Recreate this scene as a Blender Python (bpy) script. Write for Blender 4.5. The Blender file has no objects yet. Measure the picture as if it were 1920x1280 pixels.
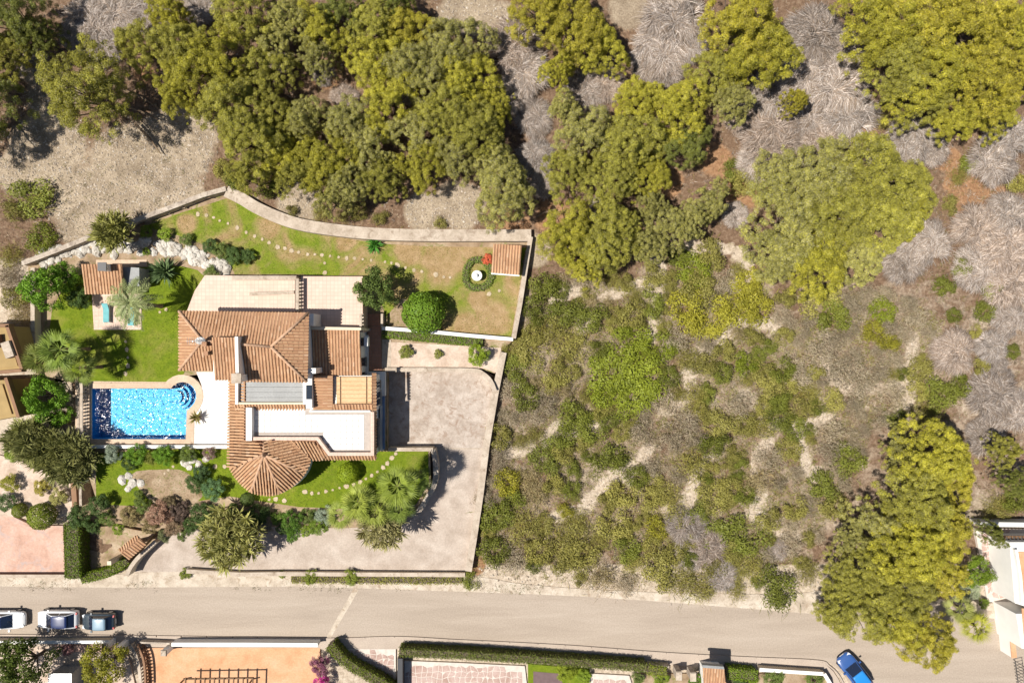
import bpy, math, random
import numpy as np
from mathutils import Vector, geometry, noise as mnoise

# ------------------------------------------------------------------ camera, sky, sun, exposure
sc = bpy.context.scene
COL = sc.collection
H = 70.0          # drone height over the street (m)
S = 18.5          # photo pixels per metre at street level
cam = bpy.data.cameras.new('camera'); camo = bpy.data.objects.new('camera', cam); COL.objects.link(camo)
camo.location = (0, 0, H); camo.rotation_euler = (0, 0, 0)
cam.sensor_width = 36; cam.lens = 36 * H / (1920 / S); cam.clip_end = 3000; cam.clip_start = 0.5
sc.camera = camo
SUN_EL = math.radians(61)
SDIR = Vector((0.972, 0.235, 0)).normalized()          # where shadows point (world x, y)
w = bpy.data.worlds.new('World'); sc.world = w; w.use_nodes = True
nt = w.node_tree; nt.nodes.clear()
sky = nt.nodes.new('ShaderNodeTexSky'); sky.sky_type = 'NISHITA'; sky.sun_disc = False
sky.sun_elevation = SUN_EL; sky.sun_rotation = math.atan2(-SDIR.x, -SDIR.y)
bg = nt.nodes.new('ShaderNodeBackground'); bg.inputs[1].default_value = 0.05
wo = nt.nodes.new('ShaderNodeOutputWorld')
nt.links.new(sky.outputs[0], bg.inputs[0]); nt.links.new(bg.outputs[0], wo.inputs[0])
sl = bpy.data.lights.new('sun', 'SUN'); sl.energy = 4.6; sl.angle = math.radians(0.53); sl.color = (1, .95, .865)
so = bpy.data.objects.new('sun', sl); COL.objects.link(so)
ldir = Vector((SDIR.x * math.cos(SUN_EL), SDIR.y * math.cos(SUN_EL), -math.sin(SUN_EL)))
so.rotation_euler = ldir.to_track_quat('-Z', 'Y').to_euler(); so.location = (-60, -20, 90)
sc.view_settings.view_transform = 'Standard'; sc.view_settings.look = 'None'
sc.view_settings.exposure = 0.48; sc.view_settings.gamma = 1.0; sc.view_settings.use_curve_mapping = False
sc.cycles.max_bounces = 5; sc.cycles.diffuse_bounces = 3; sc.cycles.glossy_bounces = 2
sc.cycles.transmission_bounces = 4; sc.cycles.transparent_max_bounces = 4; sc.cycles.caustics_refractive = False

# ------------------------------------------------------------------ helpers
def zt(Y):
    """height of the natural hillside: street level in front, rising towards the wood"""
    a = min(1, max(0, (Y + 19) / 27)); b = min(1, max(0, (Y - 8) / 30))
    return 2.0 * a * a * (3 - 2 * a) + 2.6 * b
def P(x, y, z=0.0):
    f = (H - z) / H / S
    return Vector(((x - 960) * f, (640 - y) * f, z))
def PT(x, y, up=0.0):
    z = 0.0
    for _ in range(4): z = zt((640 - y) * (H - z) / H / S)
    return P(x, y, z + up) if up == 0 else Vector((*P(x, y, z).xy, z + up))
def tag(o, label=None, cat=None, group=None, kind=None):
    if label: o['label'] = label
    if cat: o['category'] = cat
    if group: o['group'] = group
    if kind: o['kind'] = kind
    return o
def link(name, me, parent=None, mat=None):
    o = bpy.data.objects.new(name, me); COL.objects.link(o)
    if parent: o.parent = parent
    if mat and not me.materials: me.materials.append(mat)
    return o
def thing(name, label, cat, loc=(0, 0, 0), rz=0.0, group=None):
    o = bpy.data.objects.new(name, None); COL.objects.link(o); o.location = loc; o.rotation_euler = (0, 0, rz)
    o.empty_display_size = .3
    return tag(o, label, cat, group)

class MB:
    """collects faces into one mesh"""
    def __init__(s): s.v = []; s.f = []; s.m = []; s.mi = 0
    def face(s, pts):
        b = len(s.v); s.v += [tuple(p) for p in pts]; s.f.append(list(range(b, b + len(pts)))); s.m.append(s.mi)
    def box(s, c, sx, sy, sz, rz=0.0, taper=1.0):
        """box standing on c"""
        b = len(s.v); ca, sa = math.cos(rz), math.sin(rz)
        for z, k in ((0, 1), (sz, taper)):
            for dx, dy in ((-1, -1), (1, -1), (1, 1), (-1, 1)):
                x, y = dx * sx / 2 * k, dy * sy / 2 * k
                s.v.append((c[0] + x * ca - y * sa, c[1] + x * sa + y * ca, c[2] + z))
        for q in ((3, 2, 1, 0), (4, 5, 6, 7), (0, 1, 5, 4), (1, 2, 6, 5), (2, 3, 7, 6), (3, 0, 4, 7)):
            s.f.append([b + i for i in q]); s.m.append(s.mi)
        return s
    def prism(s, poly, z0, z1):
        """closed polygon (list of (x,y) or Vector) extruded z0..z1; z0 may be a list of heights for the top"""
        pts = [Vector((p[0], p[1])) for p in poly]
        ar = sum(a.x * b.y - b.x * a.y for a, b in zip(pts, pts[1:] + pts[:1]))
        if ar < 0: pts.reverse()
        b = len(s.v); n = len(pts)
        s.v += [(p.x, p.y, z1) for p in pts] + [(p.x, p.y, z0) for p in pts]
        for t in geometry.tessellate_polygon([[Vector((p.x, p.y, 0)) for p in pts]]):
            t = list(t); A, B, C = (pts[i] for i in t)
            if (B - A).cross(C - A) < 0: t.reverse()
            s.f.append([b + i for i in t]); s.m.append(s.mi)
        for i in range(n):
            j = (i + 1) % n
            s.f.append([b + i, b + n + i, b + n + j, b + j]); s.m.append(s.mi)
        return s
    def tube(s, path, r, n=6, cap=True):
        path = [Vector(p) for p in path]; rr = r if isinstance(r, (list, tuple)) else [r] * len(path)
        b = len(s.v); up = Vector((0.31, .17, .93)).normalized()
        for i, p in enumerate(path):
            d = (path[min(i + 1, len(path) - 1)] - path[max(i - 1, 0)]).normalized()
            a = d.cross(up); a = a.normalized() if a.length > 1e-4 else Vector((1, 0, 0)); c = d.cross(a)
            for k in range(n):
                t = 2 * math.pi * k / n
                s.v.append(tuple(p + (a * math.cos(t) + c * math.sin(t)) * rr[i]))
        for i in range(len(path) - 1):
            for k in range(n):
                q = (k + 1) % n
                s.f.append([b + i * n + k, b + i * n + q, b + (i + 1) * n + q, b + (i + 1) * n + k]); s.m.append(s.mi)
        if cap:
            s.f.append([b + k for k in range(n)][::-1]); s.m.append(s.mi)
            e = b + (len(path) - 1) * n; s.f.append([e + k for k in range(n)]); s.m.append(s.mi)
        return s
    def lathe(s, c, prof, n=16):
        b = len(s.v)
        for r, z in prof:
            for k in range(n):
                t = 2 * math.pi * k / n; s.v.append((c[0] + r * math.cos(t), c[1] + r * math.sin(t), c[2] + z))
        for i in range(len(prof) - 1):
            for k in range(n):
                q = (k + 1) % n
                s.f.append([b + i * n + k, b + i * n + q, b + (i + 1) * n + q, b + (i + 1) * n + k]); s.m.append(s.mi)
        e = b + (len(prof) - 1) * n; s.f.append([e + k for k in range(n)]); s.m.append(s.mi)
        return s
    def wallpath(s, pts, th, z0, z1):
        """wall of thickness th along the polyline pts (world xy), z0..z1 (z may be functions of the point)"""
        pts = [Vector((p[0], p[1])) for p in pts]; L = []; R = []
        for i, p in enumerate(pts):
            d0 = (p - pts[i - 1]).normalized() if i else None
            d1 = (pts[i + 1] - p).normalized() if i < len(pts) - 1 else None
            d = ((d0 or d1) + (d1 or d0)).normalized(); nn = Vector((-d.y, d.x))
            k = 1 / max(.5, nn.dot(Vector((-(d0 or d1).y, (d0 or d1).x))))
            L.append(p + nn * th / 2 * k); R.append(p - nn * th / 2 * k)
        g = lambda z, p: z(p) if callable(z) else z
        for i in range(len(pts) - 1):
            a, b2, c, d = L[i], L[i + 1], R[i + 1], R[i]
            q = [(p.x, p.y) for p in (d, c, b2, a)]
            zz0 = [g(z0, pts[i]), g(z0, pts[i + 1]), g(z0, pts[i + 1]), g(z0, pts[i])]
            zz1 = [g(z1, pts[i]), g(z1, pts[i + 1]), g(z1, pts[i + 1]), g(z1, pts[i])]
            b = len(s.v)
            s.v += [(x, y, z) for (x, y), z in zip(q, zz0)] + [(x, y, z) for (x, y), z in zip(q, zz1)]
            fs = [(4, 5, 6, 7), (0, 1, 5, 4), (2, 3, 7, 6), (3, 2, 1, 0)]
            if i == 0: fs.append((3, 0, 4, 7))
            if i == len(pts) - 2: fs.append((1, 2, 6, 5))
            for f in fs: s.f.append([b + k for k in f]); s.m.append(s.mi)
        return s
    def mesh(s, name, mats=(), smooth=False):
        me = bpy.data.meshes.new(name); me.from_pydata(s.v, [], s.f)
        for m in (mats if isinstance(mats, (list, tuple)) else [mats]): me.materials.append(m)
        if any(s.m): me.polygons.foreach_set('material_index', s.m)
        if smooth: me.polygons.foreach_set('use_smooth', [True] * len(s.f))
        me.update(); return me
    def build(s, name, mats, parent=None, smooth=False): return link(name, s.mesh(name, mats, smooth), parent)

def np_mesh(name, V, tint, mat):
    """V: (N,k,3) separate polygons; tint (N,3)"""
    N, k, _ = V.shape
    me = bpy.data.meshes.new(name); me.vertices.add(N * k); me.loops.add(N * k); me.polygons.add(N)
    me.vertices.foreach_set('co', V.astype(np.float32).ravel())
    me.loops.foreach_set('vertex_index', np.arange(N * k, dtype=np.int32))
    me.polygons.foreach_set('loop_start', np.arange(0, N * k, k, dtype=np.int32))
    me.update(calc_edges=True)
    at = me.color_attributes.new('tint', 'FLOAT_COLOR', 'POINT')
    c = np.ones((N, k, 4), np.float32); c[:, :, :3] = tint[:, None, :]; at.data.foreach_set('color', c.ravel())
    me.materials.append(mat); me.validate(); return me

def smooth_poly(pts, n=4, closed=True):
    out = []; m = len(pts)
    for i in range(m if closed else m - 1):
        p0, p1, p2, p3 = (Vector(pts[(i + k) % m] if closed else pts[min(max(i + k, 0), m - 1)]) for k in (-1, 0, 1, 2))
        for j in range(n):
            t = j / n
            out.append(.5 * (2 * p1 + (p2 - p0) * t + (2 * p0 - 5 * p1 + 4 * p2 - p3) * t * t + (3 * p1 - p0 - 3 * p2 + p3) * t ** 3))
    if not closed: out.append(Vector(pts[-1]))
    return out
def inpoly(x, y, poly):
    c = False; j = len(poly) - 1
    for i in range(len(poly)):
        xi, yi = poly[i]; xj, yj = poly[j]
        if (yi > y) != (yj > y) and x < (xj - xi) * (y - yi) / (yj - yi) + xi: c = not c
        j = i
    return c
def pix(v):
    k = S * H / (H - v[2]); return 960 + v[0] * k, 640 - v[1] * k

# ------------------------------------------------------------------ materials
def srgb(r, g, b, k=1.0):
    f = lambda c: ((c / 255 + .055) / 1.055) ** 2.4 if c > 10 else c / 255 / 12.92
    return (f(r) * k, f(g) * k, f(b) * k, 1)
class NT:
    def __init__(s, name):
        s.m = bpy.data.materials.new(name); s.m.use_nodes = True; s.t = s.m.node_tree
        s.b = s.t.nodes['Principled BSDF']; s.out = s.t.nodes['Material Output']
    def n(s, typ, **kw):
        x = s.t.nodes.new('ShaderNode' + typ)
        for k, v in kw.items():
            if isinstance(k, str) and hasattr(x, k): setattr(x, k, v)
        return x
    def l(s, a, b): s.t.links.new(a, b)
    def pos(s):
        if not hasattr(s, '_p'): s._p = s.n('NewGeometry')
        return s._p.outputs['Position']
    def noise(s, scale, detail=4, rough=.55, vec=None, dist=0.0):
        x = s.n('TexNoise'); x.inputs['Scale'].default_value = scale; x.inputs['Detail'].default_value = detail
        x.inputs['Roughness'].default_value = rough; x.inputs['Distortion'].default_value = dist
        s.l(vec or s.pos(), x.inputs['Vector']); return x.outputs['Fac']
    def ramp(s, fac, stops):
        r = s.n('ValToRGB'); e = r.color_ramp.elements
        while len(e) < len(stops): e.new(0.5)
        for q, (p, c) in zip(e, stops): q.position = p; q.color = c if len(c) == 4 else (*c, 1)
        s.l(fac, r.inputs[0]); return r.outputs[0]
    def mix(s, fac, a, b, typ='MIX'):
        x = s.n('Mix', data_type='RGBA', blend_type=typ)
        for v, i in ((fac, 0), (a, 6), (b, 7)):
            if hasattr(v, 'links') or isinstance(v, bpy.types.NodeSocket): s.l(v, x.inputs[i])
            else: x.inputs[i].default_value = (*v, 1) if isinstance(v, tuple) and len(v) == 3 else v
        return x.outputs[2]
    def math(s, op, a, b=0.0):
        x = s.n('Math', operation=op)
        for v, i in ((a, 0), (b, 1)):
            if isinstance(v, bpy.types.NodeSocket): s.l(v, x.inputs[i])
            else: x.inputs[i].default_value = v
        return x.outputs[0]
    def bump(s, h, strength=.4, dist=.05):
        x = s.n('Bump'); x.inputs['Strength'].default_value = strength; x.inputs['Distance'].default_value = dist
        s.l(h, x.inputs['Height']); s.l(x.outputs[0], s.b.inputs['Normal'])
    def fin(s, col, rough=.8, spec=.3, metal=0.0):
        if isinstance(col, bpy.types.NodeSocket): s.l(col, s.b.inputs['Base Color'])
        else: s.b.inputs['Base Color'].default_value = col
        s.b.inputs['Roughness'].default_value = rough; s.b.inputs['Specular IOR Level'].default_value = spec
        s.b.inputs['Metallic'].default_value = metal
        return s.m
G3 = lambda p, v: [(p, (v, v, v))]
BW = lambda a, b: [(a, (0, 0, 0)), (b, (1, 1, 1))]
def plain(name, c, rough=.6, spec=.4, metal=0.0, var=.12, scale=3.0, bump=0.0):
    t = NT(name); n = t.noise(scale, 5); d = tuple(x * (1 - var) for x in c[:3]); u = tuple(min(.95, x * (1 + var)) for x in c[:3])
    col = t.ramp(n, [(.3, d), (.7, u)])
    if bump: t.bump(t.noise(scale * 6, 4), bump, .03)
    return t.fin(col, rough, spec, metal)
def weathered(name, cols, s1=.5, s2=4.0, stain=None, rough=.85, bump=.3, streak=None):
    """broad blotches of the given colours with a fine grain; optional stain colour in patches"""
    t = NT(name); v = t.pos()
    if streak:
        mp = t.n('Mapping'); mp.inputs['Scale'].default_value = streak; t.l(v, mp.inputs['Vector']); v = mp.outputs[0]
    n1 = t.noise(s1, 6, .6, v, .4); k = len(cols)
    c = t.ramp(n1, [(.32 + .36 * i / max(1, k - 1), q) for i, q in enumerate(cols)])
    g = t.ramp(t.noise(s2, 6, .7), [(.3, (.8, .8, .8)), (.7, (1.12, 1.12, 1.12))])
    c = t.mix(1.0, c, g, 'MULTIPLY')
    if stain: c = t.mix(t.ramp(t.noise(s1 * 1.7, 7, .65, None, .8), BW(.53, .68)), c, stain)
    t.bump(t.noise(s2 * 3, 5), bump, .03)
    return t.fin(c, rough, .25)

def foliage_mat(name, rough=.55, transl=.25, spec=.25):
    t = NT(name)
    a = t.n('Attribute', attribute_name='tint'); oi = t.n('ObjectInfo')
    c = t.mix(1.0, a.outputs['Color'], oi.outputs['Color'], 'MULTIPLY')
    hs = t.n('HueSaturation'); t.l(c, hs.inputs['Color'])
    r = t.n('MapRange'); t.l(oi.outputs['Random'], r.inputs[0]); r.inputs[3].default_value = .86; r.inputs[4].default_value = 1.12
    t.l(r.outputs[0], hs.inputs['Value'])
    t.l(hs.outputs[0], t.b.inputs['Base Color']); t.b.inputs['Roughness'].default_value = rough; t.b.inputs['Specular IOR Level'].default_value = spec
    if transl:
        tr = t.n('BsdfTranslucent'); t.l(hs.outputs[0], tr.inputs[0]); mx = t.n('MixShader'); mx.inputs[0].default_value = transl
        t.l(t.b.outputs[0], mx.inputs[1]); t.l(tr.outputs[0], mx.inputs[2]); t.l(mx.outputs[0], t.out.inputs[0])
    return t.m
M = {}
M['leaf'] = foliage_mat('foliage', transl=.16)
M['twig'] = foliage_mat('dry_twigs', .85, .0, .1)
M['bark'] = weathered('bark', [(.09, .065, .045), (.17, .13, .10)], 3, 12)
M['palmbark'] = weathered('palm_bark', [(.16, .11, .07), (.28, .20, .13)], 4, 14)
# bare earth sheet: soil kinds mixed by a map of what the ground is made of
t = NT('hillside_soil')
a = t.n('Attribute', attribute_name='soil'); sep = t.n('SeparateColor'); t.l(a.outputs['Color'], sep.inputs[0])
n1 = t.noise(.45, 7, .65, None, .6); n2 = t.noise(3.2, 6, .7); n3 = t.noise(11, 4, .7)
litter = t.ramp(n2, [(.3, (.10, .066, .042)), (.5, (.19, .12, .078)), (.7, (.30, .22, .15))])
sand = t.ramp(n2, [(.28, (.30, .235, .17)), (.5, (.49, .40, .305)), (.68, (.66, .57, .46))])
red = t.ramp(n2, [(.3, (.20, .10, .05)), (.65, (.42, .25, .14))])
rocky = t.mix(1.0, t.ramp(t.noise(6, 6, .75), [(.3, (.23, .18, .135)), (.5, (.37, .305, .235)), (.7, (.54, .465, .375))]), t.ramp(t.noise(.35, 5, .6, None, 1.0), [(.35, (.72, .68, .62)), (.62, (1.1, 1.07, 1.0))]), 'MULTIPLY')
lite = lambda ch, lo, hi: t.ramp(t.math('ADD', sep.outputs[ch], t.math('MULTIPLY', t.math('SUBTRACT', n1, .5), .7)), BW(lo, hi))
c = t.mix(lite(0, .35, .6), litter, sand); c = t.mix(lite(1, .4, .6), c, red); c = t.mix(lite(2, .4, .62), c, rocky)
t.bump(t.math('ADD', n2, t.math('MULTIPLY', n3, .6)), .9, .12)
M['soil'] = t.fin(c, .95, .1)
M['road'] = weathered('worn_asphalt', [(.345, .282, .225), (.385, .317, .255), (.42, .35, .285)], .7, 7, None, .9, .15, (.12, 1.0, 1))
M['verge'] = weathered('pale_gravel_verge', [(.38, .31, .24), (.52, .44, .35), (.60, .53, .44)], .8, 7, (.33, .25, .18), .95, .6)
M['pave'] = weathered('concrete_pavement', [(.41, .335, .275), (.47, .39, .32)], .5, 9, None, .9, .15)
M['court'] = weathered('stained_concrete', [(.33, .265, .215), (.43, .36, .305), (.53, .46, .40)], .8, 5, (.28, .20, .15), .9, .2)
M['drive'] = weathered('brushed_concrete', [(.37, .30, .245), (.44, .365, .305), (.51, .435, .37)], .6, 6, None, .9, .2)
M['terr'] = None
def tile_mat(name, c1, c2, grout, size, var=.08):
    t = NT(name)
    bt = t.n('TexBrick'); bt.offset = 0; bt.squash = 1; bt.inputs['Scale'].default_value = 1; bt.inputs['Brick Width'].default_value = size
    bt.inputs['Row Height'].default_value = size; bt.inputs['Mortar Size'].default_value = .022; bt.inputs['Mortar Smooth'].default_value = .3
    bt.inputs['Color1'].default_value = c1; bt.inputs['Color2'].default_value = c2; bt.inputs['Mortar'].default_value = grout
    t.l(t.pos(), bt.inputs['Vector'])
    g = t.ramp(t.noise(.7, 6, .6), [(.3, (1 - var,) * 3), (.7, (1 + var,) * 3)])
    t.bump(bt.outputs['Fac'], -.25, .02)
    return t.fin(t.mix(1.0, bt.outputs['Color'], g, 'MULTIPLY'), .7, .3)
M['terrace'] = tile_mat('pink_terrace_tiles', (.60, .445, .36, 1), (.65, .49, .40, 1), (.52, .37, .295, 1), .36)
M['reddeck'] = tile_mat('red_floor_tiles', (.40, .19, .12, 1), (.46, .23, .15, 1), (.34, .2, .14, 1), .3)
M['whitedeck'] = tile_mat('white_deck_tiles', (.71, .68, .65, 1), (.74, .71, .68, 1), (.56, .50, .45, 1), .6, .06)
M['whitetile'] = plain('white_roof_tile', (.70, .68, .65, 1), .5, .4, var=.07, scale=1.2)
M['grout'] = plain('tile_grout', (.42, .37, .33, 1), .9, .1)
M['coping'] = weathered('sandstone_coping', [(.50, .37, .265), (.60, .46, .34)], .8, 8, None, .8, .12)
M['orange'] = weathered('orange_terrace', [(.52, .27, .14), (.60, .34, .19), (.64, .39, .24)], .5, 6, None, .85, .1)
M['pinkyard'] = weathered('pink_stamped_concrete', [(.46, .28, .21), (.56, .36, .28), (.62, .43, .35)], .5, 5, (.42, .33, .30), .85, .25)
def lawn_mat(name, greens, dry, dry_lo, dry_hi, patches=()):
    t = NT(name); n = t.noise(.28, 6, .6, None, .7); g = t.ramp(t.noise(1.6, 6, .7), [(.3, greens[0]), (.7, greens[1])])
    d = t.ramp(t.noise(1.1, 6, .6), [(.3, dry[0]), (.7, dry[1])])
    f = t.ramp(n, BW(dry_lo, dry_hi))
    for x, y, r in patches:      # worn, bare places of the turf
        vm = t.n('VectorMath', operation='DISTANCE'); t.l(t.pos(), vm.inputs[0]); vm.inputs[1].default_value = P(x, y, 2.0)
        q = t.math('ADD', t.math('DIVIDE', vm.outputs['Value'], r / S), t.math('MULTIPLY', t.math('SUBTRACT', n, .5), 1.6))
        f = t.math('MAXIMUM', f, t.ramp(q, [(.55, (1, 1, 1)), (1.0, (0, 0, 0))]))
    c = t.mix(f, g, d)
    c = t.mix(1.0, c, t.ramp(t.noise(9, 4, .8), [(.25, (.7, .7, .7)), (.75, (1.2, 1.2, 1.2))]), 'MULTIPLY')
    t.bump(t.noise(22, 3, .8), .9, .06)
    return t.fin(c, .9, .15)
M['lawn'] = lawn_mat('green_lawn', ((.115, .175, .010), (.205, .255, .018)), ((.22, .225, .04), (.33, .28, .08)), .52, .74)
M['drylawn'] = lawn_mat('dry_lawn', ((.14, .21, .014), (.24, .27, .035)), ((.31, .21, .09), (.46, .32, .18)), .47, .66, [(830, 478, 62), (770, 470, 40), (890, 472, 40), (925, 590, 46), (870, 610, 40), (900, 560, 30), (505, 430, 30), (650, 448, 30), (350, 420, 22)])
M['soilbed'] = weathered('garden_soil', [(.22, .15, .09), (.34, .245, .16), (.44, .34, .24)], .7, 6, (.16, .17, .04), .95, .5)
M['sandbed'] = weathered('sandy_bed', [(.45, .34, .26), (.56, .44, .35), (.62, .52, .43)], .8, 6, None, .95, .4)
M['white'] = plain('white_render', (.78, .76, .72, 1), .85, .2, var=.05, scale=.8, bump=.1)
M['cream'] = plain('cream_render', (.62, .53, .40, 1), .85, .2, var=.1, scale=.8, bump=.1)
M['ochre'] = plain('ochre_render', (.36, .25, .11, 1), .85, .2, var=.16, scale=.6, bump=.15)
M['brownwall'] = plain('brown_render', (.26, .15, .09, 1), .85, .2, var=.15, scale=1)
M['stonewall'] = weathered('dry_stone_wall', [(.30, .245, .20), (.44, .37, .30), (.56, .49, .41)], 1.2, 7, (.20, .16, .13), .95, .7)
M['capstone'] = weathered('wall_cap', [(.38, .31, .24), (.47, .39, .31), (.54, .46, .375)], .9, 8, (.28, .215, .16), .9, .3)
M['rock'] = weathered('limestone', [(.40, .36, .31), (.56, .52, .46), (.66, .62, .56)], 1.0, 6, (.26, .22, .17), .95, .7)
M['slab'] = weathered('stepping_stone', [(.40, .32, .21), (.54, .44, .32)], 1.2, 8, None, .9, .3)
M['crazy'] = weathered('crazy_paving_stone', [(.36, .24, .20), (.46, .33, .285), (.52, .40, .36)], .8, 6, None, .85, .2)
M['mortar'] = plain('pale_mortar', (.60, .53, .47, 1), .9, .1)
t = NT('clay_roof_tile'); g = t.n('NewGeometry')
c = t.ramp(g.outputs['Random Per Island'], [(0, (.42, .235, .125)), (.3, (.47, .28, .155)), (.65, (.50, .305, .17)), (.9, (.53, .335, .195)), (1, (.57, .39, .25))])
c = t.mix(1.0, c, t.ramp(t.noise(.5, 6, .65), [(.3, (.78, .78, .80)), (.7, (1.12, 1.1, 1.08))]), 'MULTIPLY')
c = t.mix(t.ramp(t.noise(1.6, 6, .7, None, .5), BW(.60, .85)), c, (.33, .22, .15, 1))
t.bump(t.noise(14, 4), .25, .03); M['clay'] = t.fin(c, .8, .25)
M['pan'] = weathered('clay_pan', [(.34, .185, .105), (.41, .23, .14)], 1, 8, None, .9, .2)
M['ridge'] = weathered('ridge_mortar', [(.46, .27, .16), (.56, .37, .25)], 2, 8, None, .85, .2)
M['greymetal'] = weathered('grey_roof_sheet', [(.25, .255, .255), (.30, .305, .305)], .6, 6, None, .5, .05)
M['awning'] = weathered('tan_awning', [(.58, .38, .20), (.66, .45, .26)], .6, 6, None, .7, .05)
M['dark'] = plain('dark_metal_and_shade', (.03, .03, .035, 1), .5, .5)
M['iron'] = plain('wrought_iron', (.05, .045, .04, 1), .5, .5)
M['steel'] = plain('galvanised_steel', (.45, .46, .47, 1), .4, .5, .7)
M['wood'] = weathered('wood_beam', [(.14, .08, .045), (.23, .14, .08)], 2, 10, None, .7, .2)
M['bluepaint'] = plain('blue_garage_door', (.12, .20, .34, 1), .5, .4)
t = NT('window_glass'); M['glass'] = t.fin((.02, .03, .045, 1), .05, .6)
t = NT('pool_mosaic')
bt = t.n('TexBrick'); bt.offset = 0; bt.inputs['Scale'].default_value = 1; bt.inputs['Brick Width'].default_value = .12; bt.inputs['Row Height'].default_value = .12
bt.inputs['Mortar Size'].default_value = .008; bt.inputs['Color1'].default_value = (.035, .20, .42, 1); bt.inputs['Color2'].default_value = (.06, .26, .49, 1)
bt.inputs['Mortar'].default_value = (.2, .45, .65, 1); t.l(t.pos(), bt.inputs['Vector'])
M['mosaic'] = t.fin(bt.outputs[0], .4, .4)
t = NT('pool_water')
t.b.inputs['Transmission Weight'].default_value = 1; t.b.inputs['IOR'].default_value = 1.33; t.b.inputs['Roughness'].default_value = .03
mp = t.n('Mapping'); mp.inputs['Scale'].default_value = (1, 1.3, 1); t.l(t.pos(), mp.inputs['Vector'])
wv = t.noise(2.5, 1, .5, mp.outputs[0], .8); t.bump(wv, 1.0, .19); t.b.inputs['Base Color'].default_value = (.75, .93, 1, 1)
lp = t.n('BsdfTransparent'); M['water'] = t.m
t = bpy.data.materials['pool_water'].node_tree
b_ = t.nodes['Principled BSDF']; b_.inputs['Transmission Weight'].default_value = 0
tr_ = next(n for n in t.nodes if n.type == 'BSDF_TRANSPARENT'); tr_.inputs[0].default_value = (.50, .86, .97, 1)
gl_ = t.nodes.new('ShaderNodeBsdfGlossy'); gl_.inputs['Roughness'].default_value = .11; gl_.inputs[0].default_value = (.6, .6, .6, 1)
fr_ = t.nodes.new('ShaderNodeFresnel'); fr_.inputs['IOR'].default_value = 1.33
bm_ = next(n for n in t.nodes if n.type == 'BUMP'); t.links.new(bm_.outputs[0], gl_.inputs['Normal']); t.links.new(bm_.outputs[0], fr_.inputs['Normal'])
mx_ = t.nodes.new('ShaderNodeMixShader'); t.links.new(fr_.outputs[0], mx_.inputs[0]); t.links.new(tr_.outputs[0], mx_.inputs[1]); t.links.new(gl_.outputs[0], mx_.inputs[2])
t.links.new(mx_.outputs[0], next(n for n in t.nodes if n.type == 'OUTPUT_MATERIAL').inputs[0]); t.nodes.remove(b_)

# ------------------------------------------------------------------ plant builders (unit plants, copied with their parts)
def unit(v): return v / np.maximum(np.linalg.norm(v, axis=-1, keepdims=True), 1e-6)
def blades(rng, C, A, L, W, Nrm, k=4):
    """rhombic leaves: centre C, axis A, length L, width W, roughly facing Nrm"""
    A = unit(A); B = unit(np.cross(A, Nrm + 1e-4)); L = np.broadcast_to(np.asarray(L, float), (len(C),))[:, None]; W = np.broadcast_to(np.asarray(W, float), (len(C),))[:, None]
    if k == 3: return np.stack([C - A * L / 2 - B * W / 2, C - A * L / 2 + B * W / 2, C + A * L / 2], 1)
    return np.stack([C - A * L / 2, C + B * W / 2 - A * L * .05, C + A * L / 2, C - B * W / 2 - A * L * .05], 1)
def tints(rng, n, cols, jit=.18):
    cols = np.array(cols, float); c = cols[rng.integers(0, len(cols), n)]
    return np.clip(c * (1 + rng.normal(0, jit, (n, 1))), .004, .9)
def puffs(rng, C, R, per, L, W, cols, flat=.75, updir=.35, jit=.16, clump_jit=.13, nj=.5):
    """leafy clumps: centres C (n,3), radii R (n,), leaves per clump scaled by R^2"""
    VV = []; TT = []
    for c, r in zip(C, R):
        n = max(12, int(per * r * r)); d = unit(rng.normal(0, 1, (n, 3)) + np.array([0, 0, updir])); d[:, 2] = np.where(d[:, 2] < -.35, -d[:, 2], d[:, 2])
        rad = r * (1 - .45 * rng.random(n) ** 2)[:, None]
        pos = c + d * rad * np.array([1, 1, flat]); ax = unit(np.cross(d, rng.normal(0, 1, (n, 3))) + d * rng.uniform(.1, .9, (n, 1)))
        nr = unit(d + rng.normal(0, nj, (n, 3)))
        VV.append(blades(rng, pos, ax, rng.uniform(.7, 1.3, n) * L, rng.uniform(.7, 1.3, n) * W, nr))
        TT.append(tints(rng, n, cols, jit) * (1 + rng.normal(0, clump_jit)))
    return np.concatenate(VV), np.clip(np.concatenate(TT), .004, .9)

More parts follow.
